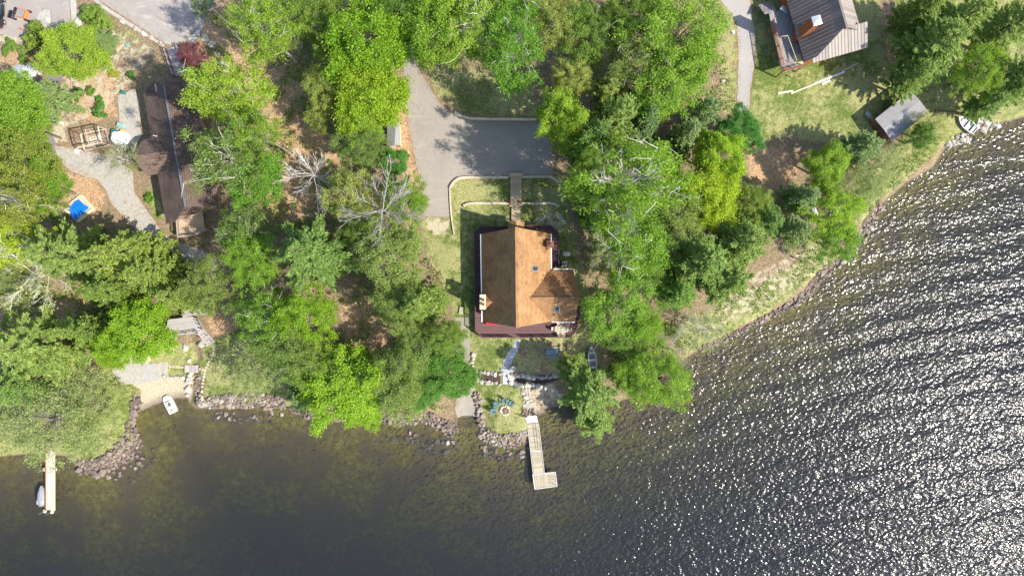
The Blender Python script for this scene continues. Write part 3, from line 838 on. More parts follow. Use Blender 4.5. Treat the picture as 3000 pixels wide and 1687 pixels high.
T('P1', 115, 250, 78, 'blue', 'thin blue green pine across the narrow lane', h=9.0)
T('M1', 24, 262, 74, 'bright', 'bright green broadleaf tree at the left edge beside thin pine', h=17, bark='birch')
T('M2', 70, 320, 55, 'mid', 'mid green broadleaf tree below the thin pine by the lane', h=11)
T('M0', 48, 395, 84, 'yellow', 'orange tinted broadleaf tree at the left edge', h=13)
T('M1', 110, 470, 58, 'bright', 'bright green tree beside the gravel drive bend', h=11)
T('B1', 30, 500, 82, 'yellow', 'yellow green birch at the left edge above white forked limbs', h=20)
T('S1', 60, 150, 16, 'mid', 'round shrub left of the narrow lane near the boulders', h=1.4)
T('S0', 22, 118, 26, 'mid', 'low spreading shrub at the left edge under the black pickup', h=1.0)
T('S1', 60, 128, 20, 'olive', 'low spreading shrub between two shrubs below the parking area', h=0.9)
T('N1', 312, 400, 46, None, 'thin leafing tree beside the brown roofed wing', h=8, buds='mid')
T('S0', 398, 428, 18, 'deep', 'small green bush beside the brown house wall', h=1.2)
T('S1', 376, 498, 16, 'bright', 'bright bush at the edge of the gravel drive by the house', h=1.2)
T('O0', 488, 142, 36, 'red', 'purple leaved small tree beside the row of boulders', h=4.0, name='purple_leaf_tree')
# --- around the brown house
T('B0', 572, 238, 86, 'bright', 'bright green birch with grey limbs right of the stair walkway', h=24, bark='silver')
T('M2', 522, 212, 32, 'bright', 'bright maple crown just below the purple leaved tree', h=12)
T('B2', 578, 394, 90, 'olive', 'wide yellow olive birch overhanging the brown roof ridge', h=21)
T('M1', 640, 452, 66, 'bright', 'bright green tree below the olive birch right of brown house', h=14)
T('B1', 640, 330, 58, 'bright', 'green birch with a long pale trunk above orange litter', h=24, bark='silver')
T('B0', 614, 574, 60, 'olive', 'yellow green birch beside the tan sun deck', h=15)
T('O1', 640, 650, 72, 'bright', 'green tree below the birch by the tan sun deck', h=15)
T('O0', 525, 712, 66, 'olive', 'olive tree over the gravel drive end', h=12)
# --- woods along the top
T('B2', 665, 72, 76, 'bright', 'bright green birch at the top edge right of the road', h=23, bark='silver')
T('O0', 735, 30, 60, 'mid', 'mid green tree at the top edge beside the bright birch', h=15)
T('N0', 768, 18, 46, None, 'bare grey tree at the top edge in the woods', h=13, buds='olive')
T('O1', 828, 72, 78, 'mid', 'shaded green tree left of the tall lime maple', h=14)
T('M0', 925, 110, 98, 'lime', 'tall lime maple with the upper crown of a pair', h=17)
T('M2', 930, 235, 86, 'lime', 'lime maple with the lower crown of a pair beside the driveway', h=15)
T('O1', 818, 225, 56, 'olive', 'olive tree with thin crown over the orange leaf litter', h=12)
T('O0', 805, 290, 38, 'olive', 'small thin olive tree standing in leaf litter', h=9)
T('M1', 912, 320, 50, 'bright', 'bright tree above the small grey roofed shed', h=12)
T('O0', 905, 372, 56, 'olive', 'olive tree left of the small grey roofed shed', h=12)
T('M0', 988, 410, 36, 'deep', 'deep green bushy tree just below the small shed', h=8)
T('M2', 1085, 70, 82, 'bright', 'green maple over the top of the driveway', h=16)
T('B1', 1200, 62, 96, 'bright', 'green birch at the top edge above the shaded lawn', h=18)
T('B0', 1290, 105, 100, 'bright', 'large green birch over the upper lawn', h=18)
T('O0', 985, 25, 70, 'mid', 'dark green tree at the top edge right of the lime maple', h=15)
T('O0', 1395, 50, 70, 'olive', 'olive tree at the top edge right of the large birch', h=15)
T('O1', 1475, 90, 78, 'mid', 'shaded mid green tree between the large birch and the poplar', h=14)
T('N1', 1555, 75, 60, None, 'bare branched tree in the woods at the top edge', h=13, buds='olive')
T('O1', 1580, 30, 70, 'mid', 'green tree at the top edge left of the sunlit poplar', h=15)
T('B2', 1700, 90, 118, 'bright', 'tall sunlit poplar at the top edge beside the worn path', h=19, name='poplar_tree', bark='grey')
T('B0', 1685, 205, 100, 'bright', 'sunlit poplar with the lower crown beside the worn path', h=17, name='poplar_tree', bark='grey')
T('B1', 1600, 165, 66, 'olive', 'olive green birch left of the sunlit poplars', h=16)
T('O1', 1438, 205, 50, 'olive', 'rounded olive tree right of the upper lawn shade', h=13)
T('M1', 1408, 300, 62, 'bright', 'bright glossy tree overhanging the driveway parking corner', h=18)
T('P2', 1530, 235, 54, 'pine', 'dark pine in the shade among the poplars', h=13)
T('P0', 1552, 300, 74, 'pine', 'green pine right of the glossy driveway tree', h=20)
T('P1', 1500, 350, 62, 'pine', 'lower pine between the driveway and the white limbed birch', h=18)
T('O1', 1480, 428, 46, 'mid', 'tall mid green tree at the right end of the parking area', h=22)
T('P2', 1462, 372, 44, 'pine', 'narrow tall pine just right of the parking area', h=20)
T('O0', 1535, 500, 58, 'mid', 'tall green tree under the white limbed birch', h=22)
T('K0', 1620, 310, 58, 'blue', 'blue green hemlock among the pines below the poplars', h=14)
T('O1', 1640, 268, 48, 'mid', 'mid green tree below the olive green birch', h=13)
T('K1', 1722, 345, 56, 'blue', 'shaded hemlock left of the round bright tree', h=13)
T('P2', 1770, 285, 56, 'blue', 'soft blue pine at the end of the worn path', h=13)
T('M2', 1862, 330, 52, 'deep', 'round vivid green tree at the lower end of worn path', h=8)
T('M0', 1808, 400, 62, 'lime', 'yellow lime maple below the round vivid tree', h=12)
T('M1', 1790, 490, 74, 'lime', 'large yellow lime maple right of the white limbed birch', h=13)
T('B2', 1568, 455, 128, 'bright', 'wide birch with bright white limbs right of the parking area', h=24)
T('K0', 1650, 420, 66, 'mid', 'green hemlock behind the white limbed birch', h=14)
T('N0', 1572, 470, 104, None, 'bare white branched tree rising through the wide birch', h=27, bark='birch')
T('B0', 1590, 590, 104, 'bright', 'green birch with fine grey twigs right of main house', h=17)
T('N1', 1530, 625, 60, None, 'grey twiggy tree beside the gas tank', h=17, buds='olive')
T('O0', 1690, 545, 74, 'olive', 'yellow olive tree below the large yellow lime maple', h=14)
T('K1', 1490, 540, 40, 'deep', 'small dark evergreen at the corner of the house lawn', h=8, name='evergreen_tree')
T('O1', 1600, 668, 62, 'mid', 'mid green tree right of the roof wing', h=12)
T('P0', 1765, 655, 96, 'pine', 'large pine with plumed branches near the right shore', h=17)
T('P1', 1865, 610, 84, 'pine', 'pine right of the large plumed pine', h=15)
T('P2', 1830, 710, 74, 'pine', 'pine leaning over the grassy shore bank', h=14)
T('K0', 1700, 730, 66, 'deep', 'hemlock below the large plumed pine', h=12)
T('P1', 1925, 560, 58, 'pine', 'shaded pine behind the shore lawn', h=12)
T('O0', 1890, 520, 50, 'mid', 'green tree right of the large yellow lime maple', h=11)
T('B1', 1560, 770, 88, 'bright', 'bright fresh green tree at the right of the deck', h=15, bark='grey')
T('B0', 1620, 815, 48, 'bright', 'fresh green tree below the bright one beside deck', h=12, bark='grey')
T('O1', 1580, 840, 50, 'mid', 'small mid green tree by the lower lawn edge', h=9)
T('P2', 1480, 990, 98, 'pine', 'pine leaning over the water right of the long dock', h=15)
T('P0', 1500, 1062, 58, 'pine', 'low pine reaching over the water below the dock pine', h=9)
T('P0', 1440, 930, 50, 'pine', 'smaller pine beside the aluminium canoe', h=10)
T('B2', 1655, 950, 80, 'bright', 'bright green tree overhanging the water right of dock pine', h=12, bark='grey')
T('B1', 1598, 950, 52, 'bright', 'slim green tree between the dock pine and the overhanging tree', h=11, bark='grey')
T('N0', 1680, 880, 60, None, 'grey brushy tree on the right shore bank', h=7, buds='pale')
T('N1', 1770, 830, 62, None, 'bare brush tree on the bank above the right shore', h=6, buds='pale')
# --- right, around the shed and cabin
T('P1', 2345, 120, 96, 'pine', 'large pale pine right of the metal roofed house', h=15)
T('P2', 2410, 55, 74, 'pine', 'pine at the top edge right of the metal roofed house', h=15)
T('P0', 2290, 195, 58, 'pine', 'pine just above the flat grey shed', h=12)
T('K0', 2300, 40, 56, 'hemlock', 'dark hemlock behind the metal roofed house', h=13)
T('B0', 2468, 175, 66, 'bright', 'yellow green tree among the right hand pines', h=12, bark='grey')
T('P0', 2530, 70, 80, 'pine', 'pine in the top right corner', h=15)
T('P1', 2560, 200, 70, 'pine', 'pine at the right edge above the rowboat', h=14)
T('P2', 2480, 265, 52, 'pine', 'small pine between the shed and the right edge', h=10)
T('W0', 2345, 335, 52, 'pale', 'pale feathery tree between shed and rowboat', h=7)
T('O1', 2320, 345, 34, 'mid', 'small green tree overlapping the shed roof corner', h=7)
T('P0', 2165, 372, 62, 'blue', 'blue green pine left of the flat grey shed', h=10)
T('M2', 2080, 420, 52, 'bright', 'bright green round tree on the right bank', h=9)
T('W1', 2200, 425, 66, 'pale', 'pale sparse tree on the bank below the shed', h=6)
T('K1', 2012, 500, 54, 'blue', 'dark hemlock at the edge of the orange leaf litter bank', h=11)
T('P1', 2000, 580, 50, 'blue', 'blue green pine beside the white canoe', h=11)
T('B1', 2092, 540, 66, 'lime', 'thin lime tree right of the white canoe', h=10, bark='grey')
T('B2', 2110, 610, 50, 'bright', 'thin green tree leaning to the right hand water', h=9, bark='grey')
T('W1', 2150, 490, 60, 'pale', 'pale sparse tree on the right shore bank', h=6)
# --- left middle
T('P2', 175, 640, 104, 'pine', 'large blue green pine below the blue tarpaulin', h=17)
T('K0', 330, 640, 92, 'hemlock', 'big hemlock below the gravel drive bend', h=16)
T('K1', 395, 690, 76, 'hemlock', 'hemlock right of the big hemlock', h=15)
T('K0', 290, 730, 70, 'hemlock', 'hemlock above the lime tree by the beach', h=14)
T('N1', 92, 690, 94, None, 'leafless white birch with forked limbs at the left edge', h=15, bark='birch', buds='pale')
T('B0', 40, 610, 74, 'lime', 'yellow lime birch at the left edge above the leafless birch', h=14)
T('O1', 30, 720, 60, 'pale', 'pale green tree at the left edge under the leafless birch', h=12)
T('P0', 105, 865, 118, 'pine', 'very wide pale pine at the left edge', h=17)
T('P1', 55, 960, 82, 'pine', 'pale pine at the left edge above the willow', h=13)
T('K1', 242, 830, 62, 'hemlock', 'hemlock left of the lime tree by the beach', h=13)
T('M0', 352, 832, 76, 'lime', 'lime tree beside the grey wooden deck', h=12)
T('M2', 285, 868, 50, 'lime', 'lower lime tree above the gravel beach pad', h=10)
T('K0', 455, 745, 56, 'hemlock', 'hemlock above the grey wooden deck', h=12)
T('W0', 130, 1050, 128, 'pale', 'wide pale willow hanging over the left shore', h=10)
T('W1', 245, 1020, 66, 'pale', 'olive willow beside the riprap point', h=8)
T('W1', 640, 930, 70, 'pale', 'pale bare willow over the small green lawn', h=9)
# --- centre woods
T('N0', 790, 440, 84, None, 'bare grey tree standing on orange leaf litter', h=13)
T('N1', 965, 530, 108, None, 'large bare tree left of the driveway end', h=19)
T('O0', 880, 495, 64, 'olive', 'olive tree between the two bare grey trees', h=13)
T('O1', 1020, 500, 60, 'bright', 'green tree at the edge of the driveway end', h=12)
T('P2', 790, 640, 118, 'pine', 'big white pine in the centre woods', h=19)
T('O0', 985, 640, 84, 'olive', 'olive tree right of the big white pine', h=15)
T('O1', 915, 590, 52, 'mid', 'mid green tree below the large bare tree', h=13)
T('K1', 1062, 765, 78, 'hemlock', 'hemlock left of the main house deck', h=16)
T('O0', 1005, 770, 62, 'olive', 'olive tree left of the deck side hemlock', h=15)
T('O1', 770, 790, 78, 'lime', 'yellow green tree below the big white pine', h=15)
T('B1', 665, 800, 76, 'bright', 'green birch above the bare willow', h=15)
T('O0', 720, 870, 80, 'olive', 'olive tree between the willow and the shore maple', h=14)
T('M1', 862, 975, 96, 'lime', 'lime shore maple hanging over the water', h=12)
T('M0', 905, 1012, 58, 'lime', 'lower lime maple crown reaching over the water', h=9)
T('O1', 988, 950, 82, 'olive', 'olive tree right of the lime shore maple', h=12)
T('O0', 1045, 870, 60, 'olive', 'olive tree above the deep green shore tree', h=13)
T('O1', 1122, 848, 48, 'mid', 'mid green tree over the upper path left of the deck', h=13)
T('M2', 1120, 935, 68, 'deep', 'deep green rounded tree beside the boat ramp', h=9)
T('M0', 1070, 975, 44, 'deep', 'deep green bush below the rounded tree by the boat ramp', h=6)
T('P1', 758, 1000, 50, 'blue', 'blue green bushy pine at the water by the long rock wall', h=7)
T('O0', 800, 920, 66, 'mid', 'shaded green tree above the lime shore maple', h=12)
T('W1', 1015, 1005, 64, 'olive', 'low olive tree on the rocky shore left of ramp', h=5)

# low plants and seedlings under the trees: nobody could count them
def scatter(name, polys, n, mat, leaf, zr, seed, avoid=None):
    g = np.random.default_rng(seed); P = []
    for poly in polys:
        Q = pxpoly(poly); lo, hi = Q.min(0), Q.max(0)
        q = g.uniform(lo, hi, (n * 2, 2)); q = q[in_poly(q, Q)][:n]; P.append(q)
    P = np.vstack(P)
    cl = np.array([wob(np.array([p[0]]), np.array([p[1]]), 0.55, seed)[0] for p in P]); P = P[cl > -0.1]
    z = np.array([terr(*p) for p in P]); ok = z > 0.15; P, z = P[ok], z[ok]
    k = 5
    pos = np.repeat(np.column_stack([P, z]), k, 0) + g.normal(size=(len(P) * k, 3)) * np.array([.2, .2, 0])
    pos[:, 2] += g.uniform(*zr, len(pos))
    L = leaf * g.uniform(.6, 1.4, len(pos))
    o = link_mesh(name, card_mesh(name, cards(pos, g.normal(size=pos.shape) * .6 + np.array([0, 0, 1.]), L, L * .6)), LM[mat])
    return tag(o, kind='stuff')
scatter('undergrowth', [[(560, 0), (900, 0), (1140, 260), (1150, 560), (900, 560), (680, 300)], [(690, 560), (1230, 650), (1300, 800), (1320, 1000), (1300, 1200), (900, 1180), (700, 900)], [(1650, 0), (2080, 0), (2150, 340), (2300, 700), (1750, 900), (1690, 700), (1650, 400)], [(0, 600), (300, 640), (640, 800), (500, 980), (0, 1050)]], 4200, 'mid', 0.26, (0.03, 0.6), 4)
scatter('bank_grass', [[(1960, 960), (2150, 880), (2330, 770), (2430, 600), (2560, 500), (2700, 440), (2780, 420), (2640, 540), (2530, 660), (2420, 780), (2250, 915), (2030, 1030)], [(1740, 980), (1960, 920), (2010, 1040), (1880, 1140), (1760, 1140)]], 3000, 'olive', 0.26, (0.02, 0.35), 9)
scatter('willow_grass', [[(-40, 1100), (370, 1100), (395, 1180), (330, 1280), (200, 1325), (-40, 1335)]], 2600, 'pale', 0.22, (0.02, 0.25), 12)

def fallen(name, lines, n, seed):
    g = np.random.default_rng(seed); P = []
    for ln in lines:
        Q = [G(a, b) for a, b in ln]
        for a, b in zip(Q[:-1], Q[1:]):
            m = int(n * (b - a).length); t = g.uniform(0, 1, m)[:, None]
            P.append(np.array(a[:2]) * (1 - t) + np.array(b[:2]) * t + g.normal(size=(m, 2)) * .28)
    P = np.vstack(P); z = np.array([terr(*q) for q in P]) + .05
    L = .13 * g.uniform(.6, 1.4, len(P))
    o = link_mesh(name, card_mesh(name, cards(np.column_stack([P, z]), g.normal(size=(len(P), 3)) * .25 + np.array([0, 0, 1.]), L, L * .7)), plain('dry_leaf', (.40, .22, .10), (.24, .12, .06), 9., .8))
    return tag(o, kind='stuff')
fallen('fallen_leaves', [[(1178, 264), (1196, 361), (1211, 446), (1236, 556), (1237, 634)], [(1228, 205), (1266, 268), (1287, 300), (1333, 338)], [(1345, 526), (1420, 524), (1490, 524)], [(1380, 356), (1500, 358), (1600, 360), (1615, 430), (1618, 510)], [(2158, 62), (2163, 155), (2161, 240), (2159, 325)], [(2194, 335), (2210, 194), (2213, 109), (2198, 0)], [(288, 0), (388, 68), (486, 132)], [(1335, 1000), (1350, 1110), (1335, 1190)], [(160, 428), (300, 452), (388, 500), (418, 600), (486, 690)], [(172, 470), (285, 528), (330, 600), (410, 680)]], 26, 31)
# ------------------------------------------------------------------ buildings
def shingle_mat(name, c1, c2, axis='x', course=0.19, tab=0.5):
    """asphalt shingle: courses across the slope, tabs of slightly different tone"""
    m, nt, b = new_mat(name)
    p = world_pos(nt)
    sp = nt.nodes.new('ShaderNodeSeparateXYZ'); nt.links.new(p, sp.inputs[0])
    cb = nt.nodes.new('ShaderNodeCombineXYZ')
    if axis == 'x': nt.links.new(sp.outputs[1], cb.inputs[0]); nt.links.new(sp.outputs[0], cb.inputs[1])
    else: nt.links.new(sp.outputs[0], cb.inputs[0]); nt.links.new(sp.outputs[1], cb.inputs[1])
    br = nt.nodes.new('ShaderNodeTexBrick')
    br.inputs['Scale'].default_value = 1.0; br.inputs['Brick Width'].default_value = tab; br.inputs['Row Height'].default_value = course
    br.inputs['Mortar Size'].default_value = 0.022; br.inputs['Mortar Smooth'].default_value = 0.3; br.inputs['Bias'].default_value = 0.0
    br.inputs['Color1'].default_value = rgba(c1); br.inputs['Color2'].default_value = rgba(c2); br.inputs['Mortar'].default_value = rgba([x * .62 for x in c2])
    nt.links.new(cb.outputs[0], br.inputs['Vector'])
    f = noise(nt, p, 0.5, 4.0, 0.6); f2 = noise(nt, p, 6.0, 3.0, 0.7)
    k = ramp(nt, mathn(nt, 'ADD', mathn(nt, 'MULTIPLY', f, .5), mathn(nt, 'MULTIPLY', f2, .5)), [(0.36, (0.62, 0.60, 0.60)), (0.60, (1.12, 1.10, 1.06))]).outputs[0]
    nt.links.new(mixc(nt, 1.0, br.outputs['Color'], k, 'MULTIPLY'), b.inputs['Base Color'])
    b.inputs['Roughness'].default_value = 0.9; b.inputs['Specular IOR Level'].default_value = 0.2
    bump(nt, b, mathn(nt, 'ADD', mathn(nt, 'MULTIPLY', br.outputs['Fac'], -1.0), f2), 0.045)
    MATS[name] = m
    return m

def plank_mat(name, c1, c2, width=0.14, axis='x', rot=0.0, rough=0.75):
    """boards too fine to tell apart from the air: narrow lines and board to board tone"""
    m, nt, b = new_mat(name)
    p = mapping(nt, world_pos(nt), (1, 1, 1), (0, 0, rot))
    sp = nt.nodes.new('ShaderNodeSeparateXYZ'); nt.links.new(p, sp.inputs[0])
    u = mathn(nt, 'DIVIDE', sp.outputs[0 if axis == 'x' else 1], width)
    fl = mathn(nt, 'FLOOR', u); fr = mathn(nt, 'FRACT', u)
    wnz = nd(nt, 'ShaderNodeTexWhiteNoise', noise_dimensions='1D'); nt.links.new(fl, wnz.inputs['W'])
    f = noise(nt, p, 1.2, 4.0, 0.65)
    t = mathn(nt, 'ADD', mathn(nt, 'MULTIPLY', wnz.outputs['Value'], .5), mathn(nt, 'MULTIPLY', f, .5))
    c = ramp(nt, t, [(0.25, c2), (0.75, c1)]).outputs[0]
    gap = mathn(nt, 'LESS_THAN', fr, 0.09)
    c = mixc(nt, gap, c, [x * 0.35 for x in c2])
    nt.links.new(c, b.inputs['Base Color']); b.inputs['Roughness'].default_value = rough
    b.inputs['Specular IOR Level'].default_value = 0.3
    bump(nt, b, mathn(nt, 'SUBTRACT', f, gap), 0.01)
    MATS[name] = m
    return m

shm = shingle_mat('tan_shingle', (0.46, 0.27, 0.125), (0.35, 0.195, 0.095), 'x')
shw = shingle_mat('tan_shingle_wing', (0.42, 0.24, 0.115), (0.31, 0.17, 0.085), 'y')
white = plain('white_trim', (0.72, 0.72, 0.70), (0.58, 0.58, 0.56), 2.0, 0.5)
logw = plain('brown_siding', (0.22, 0.115, 0.06), (0.13, 0.065, 0.035), 2.0, bumpd=0.02)
deckm = plank_mat('maroon_deck_boards', (0.155, 0.085, 0.085), (0.095, 0.052, 0.054), 0.14, 'y')
railm = plain('maroon_rail', (0.115, 0.062, 0.058), (0.075, 0.042, 0.04), 3.0, 0.6)
brickm = plain('pink_brick', (0.50, 0.235, 0.17), (0.36, 0.16, 0.12), 6.0, 0.85, bumpd=0.02)
creamm = plain('cream_stone', (0.66, 0.56, 0.36), (0.52, 0.43, 0.28), 3.0, 0.8, bumpd=0.01)
clay = plain('clay_flue', (0.34, 0.16, 0.085), (0.2, 0.09, 0.05), 5.0, 0.8)
glass = plain('dark_glass', (0.05, 0.07, 0.09), (0.03, 0.045, 0.06), 1.0, 0.08, spec=0.6)
darkm = plain('dark_metal', (0.05, 0.05, 0.055), (0.03, 0.03, 0.035), 4.0, 0.45)
galv = plain('galvanised', (0.50, 0.51, 0.53), (0.38, 0.39, 0.41), 3.0, 0.35, metal=0.7)
well_shade = plain('well_shade', (0.012, 0.012, 0.012), (0.006, 0.006, 0.006), 3.0, 0.9)  # near black, carries the shade inside the fan well

def railing(parent, pts, zd, mat, h=1.0, gap=0.16, post=1.8, world=True):
    """posts one by one, top and bottom rails, and the close-set balusters as one part"""
    bal = MB(); pts = [Vector((p[0], p[1], zd)) for p in pts]
    for a, b in zip(pts[:-1], pts[1:]):
        r = MB(); r.bar(a + Vector((0, 0, h)), b + Vector((0, 0, h)), 0.13, 0.05); r.build('rail', mat, parent)
        r = MB(); r.bar(a + Vector((0, 0, 0.12)), b + Vector((0, 0, 0.12)), 0.07, 0.05); r.build('rail', mat, parent)
        L = (b - a).length; n = max(1, int(round(L / post)))
        for i in range(n + 1):
            if i == n and b is not pts[-1]: continue
            p = a.lerp(b, i / n); q = MB(); q.box(p + Vector((0, 0, h * 0.53)), (0.11, 0.11, h * 1.10), math.atan2((b - a).y, (b - a).x)); q.build('post', mat, parent)
        k = max(2, int(L / gap))
        for i in range(1, k):
            p = a.lerp(b, i / k); bal.box(p + Vector((0, 0, h * 0.55)), (0.035, 0.035, h * 0.82), math.atan2((b - a).y, (b - a).x))
    tag(bal.build('balusters', mat, parent), kind='stuff')

# --- main house: prow gable with a wing to the right
ze, zr, zw = 6.0, 11.6, 9.5
c0 = W(1525, 815, 2.35)
house = empty('house', (c0.x, c0.y, 2.3), 'tan shingled lake house with prow gable roof and side wing, wrapped by a maroon deck', 'house')
rN, rS = W(1512.5, 665.5, zr), W(1515, 959, zr)
eNL, eSL, eNR, eSR = W(1410.4, 686, ze), W(1414, 943, ze), W(1613, 685, ze), W(1613, 941.6, ze)
mb = MB(); mb.slab([eNL, eSL, rS, rN], 0.22); roofL = mb.build('roof_slope', shm, house)
mb = MB(); mb.slab([eNR, rN, rS, eSR], 0.22); roofR = mb.build('roof_slope', shm, house)
mb = MB(); mb.bar(rN + Vector((0, 0.05, 0.02)), rS + Vector((0, -0.05, 0.02)), 0.34, 0.10); mb.build('ridge_cap', shm, house)
up = Vector((0, 0, 0.03))
wN1, wN2, wR2, wR1 = W(1616, 790, ze), W(1679.5, 790, ze), W(1697.5, 872.6, zw), W(1548, 872.6, zw)
wS1, wS2 = W(1611, 941.6, ze), W(1683.7, 941.6, ze)
mb = MB(); mb.slab([wN1 + up, wN2 + up, wR2 + up, wR1 + up], 0.2); mb.build('wing_roof_slope', shw, house)
mb = MB(); mb.slab([wS1 + up, wR1 + up, wR2 + up, wS2 + up], 0.2); mb.build('wing_roof_slope', shw, house)
mb = MB(); mb.bar(wR1 + Vector((0, 0, .05)), wR2 + Vector((0.03, 0, .05)), 0.32, 0.08); mb.build('ridge_cap', shw, house)
def gutter(a, b, side):
    d = Vector(side) * 0.10; m_ = MB(); m_.bar(a + d - Vector((0, 0, .09)), b + d - Vector((0, 0, .09)), 0.16, 0.14); m_.build('gutter', white, house)
gutter(eNL, eSL, (-1, 0, 0)); gutter(eNR, W(1613.5, 787, ze), (1, 0, 0)); gutter(wN1 + Vector((0.3, 0, 0)), wN2, (0, 1, 0)); gutter(wS1 + Vector((.3, 0, 0)), wS2, (0, -1, 0))
# walls under the eaves with gable ends
iw = 0.75
L_, R_, N_, S_ = eNL.x + iw, eNR.x - iw, eNL.y - iw, eSL.y + iw
mb = MB(); mb.prism([(L_, S_), (R_, S_), (R_, N_), (L_, N_)], 2.3, ze - 0.1); mb.build('wall', logw, house)
xr = (rN.x + rS.x) / 2
for y, s in ((N_, -1), (S_, 1)):
    m_ = MB(); zt = zr - 0.45
    a, b_, c_ = (L_, y, ze - .1), (R_, y, ze - .1), (xr, y, zt); o_ = (0, 0.16 * s, 0)
    f3 = [Vector(v) for v in (a, b_, c_)]; bk = [v + Vector(o_) for v in f3]
    m_.add(f3 + bk, [(0, 1, 2), (5, 4, 3), (0, 3, 4, 1), (1, 4, 5, 2), (2, 5, 3, 0)]); m_.build('gable_wall', logw, house)
wx1 = wN2.x - 0.55
mb = MB(); mb.prism([(R_ + .003, wS1.y + .5), (wx1, wS1.y + .5), (wx1, wN1.y - .5), (R_ + .003, wN1.y - .5)], 2.3, ze - 0.12); mb.build('wing_wall', logw, house)
m_ = MB(); yw = (wR1.y); f3 = [Vector((wx1, wS1.y + .5, ze - .12)), Vector((wx1, wN1.y - .5, ze - .12)), Vector((wx1, yw, zw - .4))]; bk = [v - Vector((.16, 0, 0)) for v in f3]
m_.add(f3 + bk, [(0, 1, 2), (5, 4, 3), (0, 3, 4, 1), (1, 4, 5, 2), (2, 5, 3, 0)]); m_.build('gable_wall', logw, house)
def window(cx, cy, cz, w, h, nrm, parent=house):
    nx_, ny_ = nrm; rz_ = math.atan2(ny_, nx_) - math.pi / 2
    f = MB(); f.box((cx + nx_ * .05, cy + ny_ * .05, cz), (w + .16, 0.12, h + .16), rz_); fo = f.build('window', white, parent)
    g_ = MB(); g_.box((cx + nx_ * .105, cy + ny_ * .105, cz), (w, 0.03, h), rz_); g_.build('pane', glass, fo)
for dx in (-3.6, -1.35, 1.35, 3.6): window(xr + dx, S_, 4.75, 1.5, 1.7, (0, -1))
for dx in (-1.2, 1.2): window(xr + dx, S_, 7.2, 1.5, 1.5, (0, -1))
for dx in (-3.4, 3.2): window(xr + dx, N_, 4.7, 1.2, 1.2, (0, 1))
for dy in (-4.2, -0.6, 3.6): window(L_, (N_ + S_) / 2 + dy, 4.7, 1.3, 1.2, (-1, 0))
for dy in (-1.6, 1.6): window(wx1, yw + dy, 4.7, 1.3, 1.3, (1, 0))
window(R_, N_ - 2.8, 4.7, 1.2, 1.2, (1, 0))
# entry porch roof over the walkway end
pz, pr = 5.6, 6.5
pa, pb, pc = W(1488, 650, pz), W(1536.5, 650, pz), W(1512.5, 649, pr)
m_ = MB(); m_.slab([pa, pc, pc + Vector((0, -2.6, 0)), pa + Vector((0, -2.6, 0))], 0.16); m_.build('porch_roof', shm, house)
m_ = MB(); m_.slab([pb, pc + Vector((0.01, 0, 0)), pc + Vector((0.01, -2.6, 0)), pb + Vector((0, -2.6, 0))], 0.16); m_.build('porch_roof', shm, house)
for q in (pa, pb):
    s = 0.25 if q is pa else -0.25
    m_ = MB(); m_.box((q.x + s, q.y - .25, 4.4), (.14, .14, 2.4)); m_.build('porch_post', railm, house)
# chimneys
t = W(1414.5, 884.5, 8.4)
m_ = MB(); m_.box((t.x, t.y, 5.2), (0.86, 2.1, 6.0)); ch = m_.build('chimney', logw, house)
m_ = MB(); m_.box((t.x, t.y, 8.30), (0.92, 2.2, 0.22)); m_.build('chimney_cap', creamm, ch)
for dy in (0.32, -0.33):
    m_ = MB(); m_.lathe((t.x + 0.05, t.y + dy, 8.41), [(0.20, 0), (0.21, .3), (0.23, .31), (.23, .42), (0.15, .43), (.15, .2), (.02, .19)], 14); m_.build('flue_pot', clay, ch)
a_ = Vector((t.x + .40, t.y + 1.0, 0)); b_ = Vector((t.x + .40, t.y - 1.0, 0)); zz = lambda x: ze + (x - eNL.x) / (rN.x - eNL.x) * (zr - ze)
q1 = Vector((a_.x, a_.y, zz(a_.x) + .05)); q2 = Vector((b_.x, b_.y, zz(b_.x) + .05)); q3 = Vector((t.x + .40, t.y, zz(t.x + .40) + .85)); q4 = Vector((t.x + 1.5, t.y, zz(t.x + 1.5) + .05))
m_ = MB(); m_.add([q1, q2, q3, q4], [(0, 2, 3), (1, 3, 2), (0, 1, 2), (0, 3, 1)]); m_.build('chimney_saddle', shm, house)
t = W(1612.5, 715.5, 7.9)
m_ = MB(); m_.box((t.x, t.y, 5.0), (0.98, 0.92, 5.6)); ch = m_.build('chimney', brickm, house)
m_ = MB(); m_.box((t.x, t.y, 7.84), (1.08, 1.0, 0.14)); m_.build('chimney_cap', brickm, ch)
m_ = MB(); m_.lathe((t.x, t.y + .05, 7.91), [(0.19, 0), (0.19, .45), (0.13, .46), (.13, .25), (.01, .24)], 14); m_.build('flue_pot', clay, ch)
# skylights lie in the slopes
def skylight(px0, py0, px1, py1, pl, mat=shm):
    """pl: (x or y) plane function giving z"""
    cx, cy = (px0 + px1) / 2, (py0 + py1) / 2
    z = 8.0
    for _ in range(5): p = W(cx, cy, z); z = pl(p.x, p.y)
    a, b = W(px0, py0, z), W(px1, py1, z)
    def ring(i, e):
        xs = (a.x + i, b.x - i); ys = (b.y + i, a.y - i)
        return [Vector((x, y, pl(x, y) + e)) for x, y in ((xs[0], ys[0]), (xs[1], ys[0]), (xs[1], ys[1]), (xs[0], ys[1]))]
    m_ = MB(); m_.slab(ring(0, .13), .14); s = m_.build('skylight', galv, house)
    m_ = MB(); m_.slab(ring(0.11, .15), .03); m_.build('pane', glass, s)
plR = lambda x, y: zr - (x - rN.x) / (eNR.x - rN.x) * (zr - ze)
plWS = lambda x, y: zw - (wR1.y - y) / (wR1.y - wS1.y) * (zw - ze) + .03
skylight(1559.5, 779, 1577.5, 794.5, plR); skylight(1624, 896, 1639.5, 915, plWS)
